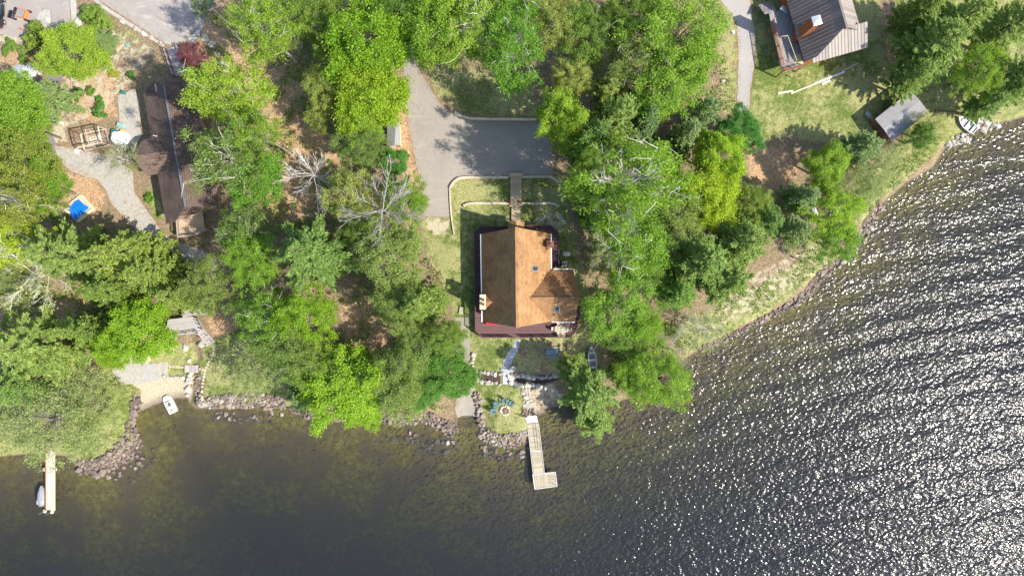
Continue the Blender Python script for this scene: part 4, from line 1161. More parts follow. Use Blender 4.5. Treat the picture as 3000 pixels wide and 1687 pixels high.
for (px, py) in ((1518.5, 776), (1544.5, 832)):
    p = W(px, py, plR(W(px, py, 9.5).x, 0)); m_ = MB(); m_.tube([p - Vector((0, 0, .2)), p + Vector((0, 0, .55))], .055, 8); m_.build('vent_pipe', galv, house)
# deck all round
zd = 3.35
DK = [(1387, 683), (1405, 663), (1489, 663), (1489, 656), (1536, 656), (1536, 659), (1612, 659), (1637, 681), (1638.5, 781), (1612, 784), (1612, 800), (1672, 800), (1688, 872), (1704, 880), (1703, 905), (1692, 968), (1672.6, 988.5), (1413, 990), (1391, 970.6)]
DKw = [W(a, b, zd)[:2] for a, b in DK]
m_ = MB(); m_.prism(DKw, zd - 0.16, zd); deck = m_.build('deck', deckm, house)
for i in range(0, len(DKw)):
    p = DKw[i]; m_ = MB(); m_.box((p[0] * 0.985, p[1] * 0.985 if abs(p[1]) > 3 else p[1], 2.75), (.15, .15, 1.0)); m_.build('deck_post', railm, house)
ins = lambda a, b: W(a, b, zd + 1.0)[:2]
railing(house, [ins(1490, 664), ins(1407, 664.5), ins(1389, 684), ins(1393, 969), ins(1414, 988), ins(1500, 988)], zd, railm)
railing(house, [ins(1530, 988), ins(1672, 987), ins(1690, 967), ins(1702, 904), ins(1703, 882)], zd, railm)
railing(house, [ins(1540, 660), ins(1611, 661), ins(1636, 682), ins(1637.5, 780)], zd, railm)
# --- house with metal roof, upper right, turned about sixteen degrees
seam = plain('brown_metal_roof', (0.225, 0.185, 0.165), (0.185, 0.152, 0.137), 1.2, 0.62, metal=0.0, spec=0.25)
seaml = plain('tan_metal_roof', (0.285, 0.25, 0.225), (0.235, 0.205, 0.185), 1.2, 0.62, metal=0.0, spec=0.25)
orange = plain('cedar_stain', (0.36, 0.125, 0.05), (0.22, 0.07, 0.03), 3.0, 0.6, bumpd=0.01)
greydeck = plank_mat('weathered_boards', (0.30, 0.28, 0.27), (0.19, 0.175, 0.17), 0.14, 'x', rot=R(16))
gz = G(2330, 150).z
eL = W(2366, 178, gz + 4.9)                              # lower left corner of the big slope
dS = Vector((0.275, -0.961, 0)).normalized(); dE = Vector((0.961, 0.275, 0))     # along the eave towards the lake; across the house
hz2 = eL.z
mh = empty('metal_roofed_house', (eL.x, eL.y, gz), 'dark brown metal roofed house with tall orange chimney at the top edge', 'house')
def HL(u, v, z): return Vector((eL.x, eL.y, 0)) + dE * u - dS * v + Vector((0, 0, z))    # u across, v away from the lake
half = 4.4; zrid = hz2 + 4.6; vN = 16.0; vG = 2.4
npan = 30; pw = (vN - 0) / npan
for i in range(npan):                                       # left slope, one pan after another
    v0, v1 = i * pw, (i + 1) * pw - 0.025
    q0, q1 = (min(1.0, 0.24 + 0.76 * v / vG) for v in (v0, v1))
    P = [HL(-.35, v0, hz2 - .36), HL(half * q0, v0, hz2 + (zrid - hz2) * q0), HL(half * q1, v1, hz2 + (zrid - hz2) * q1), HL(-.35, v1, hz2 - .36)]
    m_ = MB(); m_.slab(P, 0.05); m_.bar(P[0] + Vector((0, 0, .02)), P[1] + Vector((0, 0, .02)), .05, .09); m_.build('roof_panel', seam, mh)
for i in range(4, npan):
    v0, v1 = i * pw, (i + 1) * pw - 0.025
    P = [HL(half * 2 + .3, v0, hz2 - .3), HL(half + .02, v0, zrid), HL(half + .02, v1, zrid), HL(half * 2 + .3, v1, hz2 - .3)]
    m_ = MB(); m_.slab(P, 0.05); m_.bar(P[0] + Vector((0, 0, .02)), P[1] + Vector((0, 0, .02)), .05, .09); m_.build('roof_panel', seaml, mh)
m_ = MB(); m_.bar(HL(half, vG - .6, zrid + .03), HL(half, vN, zrid + .03), .3, .08); m_.build('ridge_cap', seam, mh)
# low roof across the gable
zp0, zp1 = hz2 + 1.5, hz2 - .15
nw = 17; x0p, x1p = .75, half * 2 + .55
for i in range(nw):
    u0 = x0p + (x1p - x0p) * i / nw; u1 = x0p + (x1p - x0p) * (i + 1) / nw - .025
    def vt(u):
        zs = hz2 + (zrid - hz2) * u / half - .12
        return min(vG + .4, -.55 + (vG + .95) * (zs - zp1) / (zp0 - zp1))
    pz_ = lambda v: zp1 + (zp0 - zp1) * (v + .55) / (vG + .95)
    P = [HL(u0, -.55, zp1), HL(u1, -.55, zp1), HL(u1, vt(u1), pz_(vt(u1))), HL(u0, vt(u0), pz_(vt(u0)))]
    m_ = MB(); m_.slab(P, .05); m_.bar(P[0] + Vector((0, 0, .02)), P[3] + Vector((0, 0, .02)), .04, .08); m_.build('porch_roof_panel', seaml, mh)
m_ = MB(); m_.bar(HL(x0p, -.5, zp1 - .12), HL(x1p, -.5, zp1 - .12), .08, .2); m_.build('fascia', orange, mh)
m_ = MB(); m_.prism([HL(.5, vG)[:2] if False else HL(.5, .4, 0)[:2], HL(half * 2 - .3, .4, 0)[:2], HL(half * 2 - .3, vN - .5, 0)[:2], HL(.5, vN - .5, 0)[:2]], gz - .3, hz2 - .35); m_.build('wall', orange, mh)
gv = vG + .45
f3 = [HL(.5, gv, hz2 - .3), HL(half * 2 - .3, gv, hz2 - .3), HL(half, gv, zrid - .35)]; bk = [p - dS * .18 for p in f3]
m_ = MB(); m_.add(f3 + bk, [(0, 1, 2), (5, 4, 3), (0, 3, 4, 1), (1, 4, 5, 2), (2, 5, 3, 0)]); m_.build('gable_wall', orange, mh)
for (u0, u1) in ((x0p + 1.2, x0p + 1.9), (x0p + 4.7, x0p + 5.4)):
    m_ = MB(); m_.bar(HL(u0, -.45, zp1 - .1), HL(u0 + .35, .5, zp1 - 1.6), .12, .12); m_.build('brace', orange, mh)
# raised side deck with rails
zd2 = gz + 2.7
dk = [HL(-3.1, -.25, 0), HL(.45, -.25, 0), HL(.45, 9.0, 0), HL(-2.6, 9.0, 0)]
m_ = MB(); m_.prism([p[:2] for p in dk], zd2 - .18, zd2); m_.build('deck', greydeck, mh)
for (u, v) in ((-3.0, -.15), (-3.0, 3.2), (-2.9, 6.6), (.2, -.15)):
    m_ = MB(); p = HL(u, v, 0); m_.box((p.x, p.y, (gz + zd2) / 2 - .2), (.16, .16, zd2 - gz)); m_.build('deck_post', orange, mh)
railing(mh, [HL(.3, -.18, 0)[:2], HL(-3.02, -.18, 0)[:2], HL(-2.62, 7.6, 0)[:2]], zd2, orange, gap=.15)
for (u, v) in ((-3.0, .6), (-.6, -.1)):
    p = HL(u, v, zd2 - .2); m_ = MB(); m_.bar(p, p + Vector((0, 0, -1.5)) + (dE if v > 0 else -dS) * 1.0, .11, .11); m_.build('brace', orange, mh)
for i in range(7):
    p = HL(-2.3, 9.2 + i * .28, zd2 - .1 - i * .18); m_ = MB(); m_.box(p, (1.9, .3, .05), R(16)); m_.build('step', greydeck, mh)
m_ = MB(); m_.box(HL(-.3, 1.0, zd2 + .03), (1.3, 1.6, .03), R(16)); m_.build('deck_mat', plain('jute_mat', (.40, .38, .22), (.32, .30, .17), 4.0), mh)
m_ = MB(); m_.bar(HL(-1.2, .6, zd2 + 1.5), HL(-1.5, 4.6, zd2 + 1.5), .06, .06); m_.bar(HL(-1.5, 4.6, zd2 + 1.5), HL(-2.5, 4.7, zd2 + 1.5), .06, .06); m_.bar(HL(-1.2, .6, zd2), HL(-1.2, .6, zd2 + 1.5), .06, .06); m_.bar(HL(-1.5, 4.6, zd2), HL(-1.5, 4.6, zd2 + 1.5), .06, .06); m_.build('clothes_rail', creamm, mh)
cb = W(2334, 112, zd2); ctop = gz + 9.6
m_ = MB(); m_.box((cb.x, cb.y, (gz + ctop) / 2), (1.15, 1.25, ctop - gz), R(16)); ch = m_.build('chimney', orange, mh)
m_ = MB(); Mrot = R(16)
m_.lathe((cb.x, cb.y, ctop), [(.92, 0), (.92, .08), (.12, .34), (.1, .35)], 4); 
for k_, v_ in enumerate(m_.v):
    q = Vector(v_) - Vector((cb.x, cb.y, 0)); q2 = Matrix.Rotation(R(16 + 45), 3, 'Z') @ q; m_.v[k_] = tuple(q2 + Vector((cb.x, cb.y, 0)))
m_.build('chimney_cap', plain('bright_cap', (.72, .74, .76), (.58, .6, .62), 3., .3, metal=.4), ch)
m_ = MB(); p = W(2299, 29, gz + 3.6); m_.box(p, (1.35, .72, .10), R(-35)); sp_ = m_.build('lounger_seat', galv, mh)

# --- grey flat-roofed shed beside the rowboat
sz = G(2630, 350).z
sh_c = [W(2668.8, 265.6, sz + 2.9), W(2721, 329.6, sz + 2.9), W(2612.5, 413, sz + 2.9), W(2564, 349, sz + 2.9)]
cen = sum(sh_c, Vector()) / 4
shed = empty('boat_shed', (cen.x, cen.y, sz), 'brown boat shed with low grey roof by the right shore', 'shed')
greyr = plain('grey_roll_roofing', (0.285, 0.275, 0.28), (0.215, 0.205, 0.215), 1.3, 0.8, bumpd=.01)
m1, m2 = (sh_c[0] + sh_c[1]) / 2 + Vector((0, 0, .14)), (sh_c[2] + sh_c[3]) / 2 + Vector((0, 0, .14))
m_ = MB(); m_.slab([sh_c[0], m1, m2, sh_c[3]], .12); m_.build('roof_slope', greyr, shed)
m_ = MB(); m_.slab([m1, sh_c[1], sh_c[2], m2], .12); m_.build('roof_slope', greyr, shed)
m_ = MB(); m_.bar(m1, m2, .07, .03); m_.build('ridge_strip', galv, shed)
inn = [cen + (p - cen) * .88 for p in sh_c]
m_ = MB(); m_.prism([p[:2] for p in inn], sz - .4, sz + 2.75); m_.build('wall', logw, shed)
sw = (inn[2] + inn[3]) / 2; nrm = (sw - cen); nrm.z = 0; nrm.normalize()
m_ = MB(); m_.box((sw.x + nrm.x * .03, sw.y + nrm.y * .03, sz + 1.0), (2.0, .08, 1.9), math.atan2(nrm.y, nrm.x) - math.pi / 2); m_.build('door', railm, shed)

# --- small shed beside the driveway
kz = G(1160, 400).z
sc = W(1150, 398, kz)
ws_ = empty('garden_shed', (sc.x, sc.y, kz), 'small shed with grey shingled roof and orange end wall beside the driveway', 'shed')
slate = plain('silver_shingle', (0.27, 0.275, 0.27), (0.185, 0.19, 0.185), 3.0, 0.7, bumpd=.02)
zc_ = kz + 2.1
a, b_, c_, d_ = W(1134, 356, zc_), W(1169, 353, zc_), W(1173, 425, zc_), W(1134, 430, zc_)
e1, e2 = W(1160, 354, zc_ + .55), W(1156, 426, zc_ + .55)
m_ = MB(); m_.slab([a, d_, e2, e1], .08); m_.build('roof_slope', slate, ws_)
m_ = MB(); m_.slab([e1, e2, c_, b_], .08); m_.build('roof_slope', slate, ws_)
m_ = MB(); wl_ = [(a.x + .12, a.y - .1), (b_.x - .12, b_.y - .1), (c_.x - .12, c_.y + .12), (d_.x + .12, d_.y + .12)]
m_.prism(wl_, kz - .2, zc_ - .02); m_.build('wall', creamm, ws_)
m_ = MB(); m_.box(((c_.x + d_.x) / 2, c_.y + .06, kz + 1.0), (c_.x - d_.x - .3, .1, 1.9)); m_.build('end_wall', plain('orange_board', (.55, .30, .13), (.42, .22, .09), 2.), ws_)

# --- long brown house on the left
lz = G(470, 430).z
zE, zR_ = lz + 3.2, lz + 6.0
lh0 = W(500, 450, lz)
lh = empty('brown_roofed_house', (lh0.x, lh0.y, lz), 'long brown shingled house with a cross gable under the birches', 'house')
brs = shingle_mat('brown_shingle', (0.165, 0.120, 0.100), (0.125, 0.090, 0.078), 'x')
brsy = shingle_mat('brown_shingle_cross', (0.22, 0.155, 0.13), (0.17, 0.12, 0.10), 'y')
rT, rB = W(480, 250, zR_), W(543, 606, zR_)
lT, lB = W(419, 272, zE), W(487, 655, zE)
lT2 = W(452, 240, zE + 1.4)
rE1, rE2 = W(560, 235, zE), W(640, 600, zE)
m_ = MB(); m_.slab([lT, lB, W(512, 650, zE + 1.0), rB, rT, lT2], .2); m_.build('roof_slope', brs, lh)
m_ = MB(); m_.slab([rT, rB, rE2, rE1], .2); m_.build('roof_slope', brs, lh)
m_ = MB(); m_.bar(rT, rB, .24, .14); m_.build('ridge_vent', plain('slate_blue_trim', (.17, .185, .21), (.12, .13, .15), 2.), lh)
# cross gable
zg = zE + 2.2
g0, g1 = W(388, 461, zg), W(492, 444, zg); ga, gb = W(417, 410, zE), W(430, 516, zE); gc, gd = W(450, 404, zE + .1), W(476, 505, zE + .1)
m_ = MB(); m_.slab([ga, g0, g1, gc], .18); m_.build('cross_roof_slope', brsy, lh)
m_ = MB(); m_.slab([g0, gb, gd, g1], .18); m_.build('cross_roof_slope', brsy, lh)
m_ = MB(); m_.bar(g0 + Vector((0, 0, .03)), g1 + Vector((0, 0, .03)), .28, .08); m_.build('ridge_cap', brsy, lh)
cw = plain('tan_siding', (.34, .25, .18), (.26, .19, .14), 2.)
m_ = MB(); m_.prism([(lT + Vector((.6, -.6, 0)))[:2], (lB + Vector((.6, .6, 0)))[:2], (rE2 + Vector((-.6, .6, 0)))[:2], (rE1 + Vector((-.6, -.6, 0)))[:2]], lz - .3, zE - .15); m_.build('wall', cw, lh)
m_ = MB(); m_.prism([(ga + Vector((.5, -.4, 0)))[:2], (gb + Vector((.5, .4, 0)))[:2], (gd + Vector((0, .4, 0)))[:2], (gc + Vector((0, -.4, 0)))[:2]], lz - .3, zE - .2); m_.build('wing_wall', cw, lh)
m_ = MB(); p = W(455, 399, zE + 1.3); m_.bar(p + Vector((-.35, .1, 0)), p + Vector((.35, -.08, .25)), .14, .05); m_.build('roof_vent', white, lh)
# entrance end in shade
m_ = MB(); m_.slab([W(470, 228, zE + .9), W(552, 236, zE + .6), W(548, 256, zE + .8), W(482, 252, zE + 1.2)], .14); m_.build('entry_roof', brsy, lh)
m_ = MB(); m_.bar(W(456, 246, zE + 1.45), W(460, 270, zE + 1.5), .25, .25); m_.build('entry_post', cw, lh)
# sun deck at the lower end
tand = plank_mat('tan_deck_boards', (.50, .38, .27), (.40, .30, .21), .14, 'y')
zd3 = lz + .9
m_ = MB(); m_.prism([W(a, b, zd3)[:2] for a, b in ((514, 612), (590, 606), (600, 672), (572, 690), (520, 696))], zd3 - .18, zd3); m_.build('deck', tand, lh)
m_ = MB(); m_.prism([W(a, b, zd3)[:2] for a, b in ((516, 606), (592, 600), (594, 632), (520, 642))], zd3 + 2.3, zd3 + 2.42); m_.build('deck_roof', brsy, lh)
railing(lh, [W(516, 645, zd3 + 1)[:2], W(520, 694, zd3 + 1)[:2], W(572, 688, zd3 + 1)[:2], W(598, 671, zd3 + 1)[:2]], zd3, plain('pale_rail', (.46, .38, .33), (.36, .30, .26), 2.))
# ------------------------------------------------------------------ stones
def rock_mesh(seed, n=15, flat=0.7, blocky=0.5):
    g = np.random.default_rng(seed)
    p = unit(g.normal(size=(n, 3)))
    p = p / (np.abs(p) ** (2 + 4 * blocky)).sum(1, keepdims=True) ** (1 / (2 + 4 * blocky))
    p *= g.uniform(.85, 1.05, (n, 1)) * 0.5; p[:, 2] *= flat
    bm = bmesh.new()
    for q in p: bm.verts.new(q)
    bmesh.ops.convex_hull(bm, input=bm.verts[:])
    for v in [v for v in bm.verts if not v.link_faces]: bm.verts.remove(v)
    me = bpy.data.meshes.new('stone'); bm.to_mesh(me); bm.free()
    return me
ROCKS = [rock_mesh(200 + i) for i in range(8)]
SLABS = [rock_mesh(220 + i, 14, 0.28, 0.9) for i in range(4)]
rockm = stone_mat('field_stone', [(0.19, 0.145, 0.12), (0.29, 0.25, 0.215), (0.125, 0.098, 0.085), (0.24, 0.17, 0.13), (0.36, 0.335, 0.30), (0.165, 0.138, 0.125)])
palerock = stone_mat('pale_stone', [(0.40, 0.37, 0.33), (0.52, 0.49, 0.44), (0.29, 0.265, 0.24), (0.44, 0.39, 0.33)])
creamrock = stone_mat('cream_boulder', [(0.60, 0.53, 0.38), (0.66, 0.62, 0.52), (0.50, 0.45, 0.38)])
brownrock = stone_mat('brown_stone', [(0.17, 0.135, 0.115), (0.27, 0.22, 0.19), (0.12, 0.095, 0.082), (0.22, 0.185, 0.16)])
def rock_obj(parent, loc, size, mats, meshes=ROCKS, name='stone', flatr=0.25):
    me = random.choice(meshes)
    o = bpy.data.objects.new(name, me); col.objects.link(o)
    if parent is not None: o.parent = parent; o.location = Vector(loc) - parent.location
    else: o.location = loc
    o.rotation_euler = (random.uniform(-flatr, flatr), random.uniform(-flatr, flatr), random.uniform(0, 6.28))
    o.scale = (size * random.uniform(.85, 1.3), size * random.uniform(.8, 1.1), size * random.uniform(.75, 1.1))
    if len(me.materials) == 0: me.materials.append(None)
    o.material_slots[0].link = 'OBJECT'; o.material_slots[0].material = mats
    return o

def stone_band(name, label, cat, poly, n, size, mats, zlift=0.0, maxn=300, grp=None):
    """stones packed over a band of shore"""
    Q = np.array([G(a, b)[:2] for a, b in poly])
    g = np.random.default_rng(len(label) + n)
    lo, hi = Q.min(0), Q.max(0)
    cand = g.uniform(lo, hi, (n * 120, 2)); cand = cand[in_poly(cand, Q)]
    S_ = np.sort(size * np.clip(g.lognormal(-.1, .5, len(cand)), .35, 2.4))
    acc = np.zeros((0, 3)); big = n // 4; S_ = np.concatenate([g.permutation(S_[len(S_) * 2 // 3:])[:len(S_) // 4], g.permutation(S_)])[:len(cand)]
    for p, s in zip(cand, S_):
        if len(acc) >= n: break
        if len(acc) and (np.hypot(acc[:, 0] - p[0], acc[:, 1] - p[1]) < 0.36 * (s + acc[:, 2])).any(): continue
        acc = np.vstack([acc, [p[0], p[1], s]])
    pts = [tuple(q) for q in acc]
    c = Q.mean(0)
    root = empty(name, (c[0], c[1], max(terr(*c), -.2)), label, cat, grp)
    for (x, y, s) in pts[:maxn]: rock_obj(root, (x, y, max(terr(x, y), -0.25) + s * .16 + zlift), s, mats)
    return root

def stone_line(name, label, cat, pts, size, mats, rows=1, gap=0.85, zlift=0.0, grp=None, jit=.12):
    P = [G(a, b) for a, b in pts]
    c = sum(P, Vector()) / len(P)
    root = empty(name, (c.x, c.y, terr(c.x, c.y)), label, cat, grp)
    for r_ in range(rows):
        for a, b in zip(P[:-1], P[1:]):
            L = (b - a).length; d = (b - a) / max(L, 1e-6); nrm = Vector((-d.y, d.x, 0)); t = 0
            while t < L:
                s = size * random.uniform(.7, 1.35)
                q = a + d * t + nrm * ((r_ - (rows - 1) / 2) * size * .8 + random.uniform(-jit, jit))
                rock_obj(root, (q.x, q.y, max(terr(q.x, q.y), -.2) + s * .18 + zlift), s, mats)
                t += s * gap
    return root
random.seed(21)
stone_band('riprap', 'brown boulder riprap around the point left of the beach', 'riprap', [(228, 1352), (300, 1338), (338, 1308), (362, 1270), (378, 1225), (384, 1175), (392, 1150), (412, 1160), (414, 1185), (402, 1215), (392, 1245), (408, 1278), (420, 1305), (404, 1335), (360, 1362), (290, 1392), (235, 1388)], 300, 0.56, brownrock)
stone_band('riprap', 'mixed stone riprap rounding the fire pit lawn into the water', 'riprap', [(1402, 1210), (1412, 1210), (1420, 1245), (1440, 1262), (1470, 1272), (1510, 1270), (1542, 1262), (1545, 1298), (1500, 1312), (1450, 1305), (1408, 1285)], 280, 0.38, rockm)
stone_line('stone_wall', 'dry stone wall between the boat ramp and the fire pit lawn', 'stone wall', [(1396, 1151), (1402, 1175), (1404, 1195), (1408, 1220), (1410, 1250)], 0.62, rockm, rows=2, zlift=.15)
stone_band('rock_wall', 'long rock wall holding the small green lawn above the water', 'stone wall', [(606, 1166), (640, 1158), (720, 1152), (800, 1156), (838, 1166), (838, 1196), (720, 1194), (612, 1196)], 290, 0.46, rockm)
stone_band('riprap', 'scattered shore rocks left of the boat ramp', 'riprap', [(1120, 1215), (1200, 1205), (1250, 1205), (1300, 1228), (1336, 1238), (1340, 1262), (1322, 1285), (1290, 1262), (1240, 1236), (1180, 1246), (1125, 1238)], 170, 0.48, brownrock)
stone_band('riprap', 'broken rocks below the olive and lime shore trees', 'riprap', [(850, 1196), (960, 1212), (1080, 1220), (1120, 1222), (1118, 1238), (1000, 1234), (900, 1222), (850, 1208)], 90, 0.5, brownrock)
stone_line('creek_wall', 'stone lined creek channel running down beside the beach', 'stone wall', [(580, 1098), (582, 1120), (578, 1145), (584, 1168), (586, 1186)], 0.6, rockm, rows=2)
stone_line('beach_wall', 'pale block wall at the right end of the beach', 'stone wall', [(560, 1096), (556, 1118), (552, 1140), (549, 1160)], 0.85, palerock, rows=1)
stone_line('beach_edge', 'row of stones along the grass above the beach', 'stone edging', [(482, 1104), (500, 1106), (522, 1104), (540, 1108)], 0.55, palerock)
stone_band('riprap', 'dark shore rocks along the right bank below the grass', 'riprap', [(2040, 1020), (2120, 985), (2190, 952), (2250, 918), (2320, 880), (2355, 852), (2400, 795), (2432, 770), (2440, 790), (2410, 822), (2370, 868), (2310, 905), (2250, 936), (2190, 966), (2110, 1004), (2050, 1034)], 210, 0.50, brownrock)
stone_band('riprap', 'pale rocks at the waterline below the thin lime tree', 'riprap', [(2440, 770), (2500, 720), (2530, 650), (2570, 590), (2592, 600), (2552, 660), (2540, 695), (2505, 735), (2455, 784)], 80, 0.5, rockm)
stone_band('riprap', 'pale rocks around the beached rowboat', 'riprap', [(2768, 420), (2800, 396), (2835, 392), (2842, 410), (2805, 428), (2775, 432)], 36, 0.66, palerock)
stone_band('riprap', 'pale flat rocks right of the beached rowboat', 'riprap', [(2862, 352), (2885, 350), (2925, 362), (2925, 380), (2880, 384), (2860, 372)], 26, 0.72, palerock)
for nm, poly, n_ in (('lakebed stones in the shallows off the riprap point', [(300, 1400), (400, 1345), (430, 1300), (470, 1330), (420, 1400), (330, 1430)], 34), ('lakebed stones in the shallows off the long rock wall', [(620, 1205), (840, 1205), (840, 1240), (620, 1235)], 40), ('lakebed stones in the shallows left of the boat ramp', [(1150, 1255), (1330, 1290), (1360, 1320), (1280, 1330), (1150, 1290)], 50), ('lakebed stones in the shallows round the fire pit point', [(1400, 1300), (1450, 1315), (1530, 1318), (1530, 1345), (1420, 1340)], 44)):
    Q = np.array([W(a, b, -.6)[:2] for a, b in poly]); g = np.random.default_rng(n_); q = g.uniform(Q.min(0), Q.max(0), (n_ * 12, 2)); q = q[in_poly(q, Q)][:n_]
    root = empty('sunken_stones', (Q.mean(0)[0], Q.mean(0)[1], terr(*Q.mean(0))), nm, 'stones')
    for x, y in q: s = g.uniform(.35, 1.0); rock_obj(root, (x, y, terr(x, y) + s * .1), s, rockm)
# mulch beds with boulder edging
mulch = plain('dark_mulch', (0.085, 0.060, 0.050), (0.045, 0.032, 0.028), 5.0, 0.95, bumpd=.05)
drape('mulch_bed', [(1388, 1092), (1420, 1096), (1466, 1098), (1466, 1117), (1440, 1116), (1400, 1110)], mulch, .03)
drape('mulch_bed', [(1502, 1104), (1560, 1104), (1632, 1100), (1640, 1112), (1600, 1122), (1540, 1124), (1502, 1122)], mulch, .03)
stone_line('bed_edging', 'pale boulders along the top of the left mulch bed', 'stone edging', [(1394, 1088), (1410, 1091), (1430, 1093), (1450, 1095), (1468, 1092), (1472, 1074)], 0.75, palerock)
stone_line('bed_edging', 'pale boulders along the bottom of the left mulch bed', 'stone edging', [(1377, 1096), (1388, 1110), (1410, 1116), (1440, 1120), (1468, 1124)], 0.72, palerock)
stone_line('bed_edging', 'grey boulders along the top of the right mulch bed', 'stone edging', [(1502, 1078), (1506, 1098), (1530, 1102), (1560, 1104), (1600, 1104), (1635, 1098)], 0.95, palerock)
stone_line('bed_edging', 'stone blocks along the bottom of the right mulch bed', 'stone edging', [(1496, 1106), (1496, 1120), (1510, 1124), (1540, 1125), (1580, 1130), (1605, 1134)], 0.85, creamrock)
stone_line('bed_edging', 'grey boulders up the left side of the shaded lawn', 'stone edging', [(1386, 1040), (1384, 1060), (1388, 1078), (1396, 1088)], 0.75, palerock)
stone_line('stone_path', 'rough stone path leading to the white dock landing', 'stone path', [(1540, 1134), (1541, 1150), (1544, 1164), (1546, 1178)], 0.60, palerock, rows=3)
stone_line('stone_path', 'stones packed between the concrete slab and the dock landing', 'stone path', [(1533, 1204), (1552, 1206), (1570, 1204)], 0.55, rockm, rows=3)
# single boulders that can be told apart
def boulder(px, py, sx, label, mats=palerock, sy=None, h=None):
    o = rock_obj(None, G(px, py, 0.12), sx, mats, name='boulder', flatr=.1); o.scale = (sx, sy or sx * .85, h or sx * .8)
    return tag(o, label, 'boulder', 'landscape boulders')
BO = [(578, 98, 1.0, 'small white boulder at the corner of the road'), (599, 114, 1.5, 'largest cream flat boulder beside the purple tree'), (621, 132, 1.35, 'rounded grey boulder next below the largest cream one'),
      (636, 158, 1.3, 'white topped boulder in the middle of the row beside purple tree'), (648, 186, 1.2, 'dark grey boulder near the foot of the boulder row'), (660, 204, 1.0, 'last grey boulder of the row at the birch'),
      (358, 62, 1.0, 'brown boulder against the road shoulder, topmost'), (396, 84, 0.9, 'grey boulder against the road shoulder, second from top'), (420, 100, 0.9, 'cream boulder against the road shoulder, third from top'), (443, 110, 0.9, 'tan boulder against the road shoulder, fourth from top'), (470, 128, 0.8, 'pale boulder at the lower end of the road shoulder'),
      (112, 207, 1.6, 'creamy flat boulder beside the pale gravel heap'), (228, 60, 1.4, 'cream boulder beside the lane shoulder, upper'), (232, 78, 1.3, 'cream boulder beside the lane shoulder, lower'), (138, 57, 1.2, 'white boulder on the median island'),
      (1388, 1039, 0.9, 'grey boulder at the corner of the shaded lawn'), (1359, 1150, 0.6, 'small white rock beside the boat ramp'), (2148, 95, 0.8, 'white rock left of the worn path bend'), (2118, 236, 0.9, 'pale rock left of the worn path in grass'),
      (542, 1018, 1.2, 'pale boulder below the grey deck'), (590, 1006, 1.5, 'large rounded boulder under the grey deck stairs'), (555, 1058, 0.7, 'small white rock beside the creek'),
      (228, 440, 1.4, 'white rocks at the corner of the wooden frame'), (222, 246, 1.3, 'tan boulder below the lime maple'), (214, 232, 1.0, 'small tan boulder below the lime maple')]
for (px, py, s, lb) in BO: boulder(px, py, s, lb, creamrock if ('cream' in lb or 'white' in lb) else palerock, h=s * .55)
# pale gravel heap
hp = G(72, 212); m_ = MB(); prof = [(2.0, -.1), (1.7, .06), (1.2, .2), (.7, .32), (.3, .4), (.02, .42)]
m_.lathe((hp.x, hp.y, hp.z), prof, 22, 1.0, .85)
m_.v = [(x + .12 * math.sin(y * 3 + z * 5), y + .12 * math.sin(x * 3.3), z + .05 * math.sin(x * 5 + y * 4)) for x, y, z in m_.v]
tag(m_.build('gravel_heap', plain('pale_gravel', (.52, .53, .56), (.38, .39, .42), 4., .9, bumpd=.05), smooth=True), 'pale grey gravel heap at the left near the lane', 'gravel heap')

# stepping stones
stepm = stone_mat('stepping_stone', [(.52, .42, .33), (.60, .50, .40), (.46, .38, .31)])
SQ = MB(); SQ.box((0, 0, 0), (1, 1, 1)); sqme = SQ.mesh('stepping_stone', bevel=.06); sqme.materials.append(stepm)
ORD = ['first', 'second', 'third', 'fourth', 'fifth', 'sixth', 'seventh', 'eighth', 'ninth', 'tenth', 'eleventh', 'twelfth', 'thirteenth', 'fourteenth']
def steps(pts, lab, grp):
    for i_, (px, py, s) in enumerate(pts):
        label = ORD[i_] + ' ' + lab
        o = bpy.data.objects.new('stepping_stone', sqme); col.objects.link(o); o.location = G(px, py, .02)
        o.scale = (s, s * random.uniform(.8, 1.1), .08); o.rotation_euler = (0, 0, random.uniform(-.4, .4)); tag(o, label, 'stepping stone', grp)
k = 180 / 869
steps([(480 + x * k, 900 + y * k, .36) for x, y in ((703, 553), (709, 597), (703, 644), (692, 685), (675, 725), (645, 765), (622, 805), (600, 850), (584, 892), (575, 940), (567, 983), (558, 1027), (549, 1074), (544, 1123))], 'pale stepping stone from the deck stairs along the curved row', 'curved row of stepping stones')
steps([(480 + x * k, 900 + y * k, .40) for x, y in ((540, 1190), (542, 1266), (544, 1303))], 'pale stepping stone towards the large slab at the water', 'stepping stones by the water slab')
steps([(480 + x * k, 900 + y * k, .34) for x, y in ((88, 836), (131, 840), (178, 842), (222, 846), (262, 848))], 'pale stepping stone from the left in the row left of footbridge', 'row of stepping stones left of footbridge')
steps([(480 + x * k, 900 + y * k, .32) for x, y in ((515, 872), (548, 882))], 'pale stepping stone right of the footbridge, counted from the bridge', 'stepping stones right of footbridge')
steps([(480 + x * k, 900 + y * k, .30) for x, y in ((138, 600), (117, 643), (92, 680))], 'pale stepping stone down from the left deck stairs', 'stepping stones below left stairs')
o = MB(); c = G(594, 1184, .12); o.prism([(c.x + a, c.y + b) for a, b in ((-.75, -.3), (-.3, -.55), (.75, -.35), (.7, .45), (.1, .6), (-.7, .35))], c.z - .35, c.z)
tag(o.build('stone_slab', kerbm), 'large pale flat slab at the water end of the stepping stones', 'stone slab')

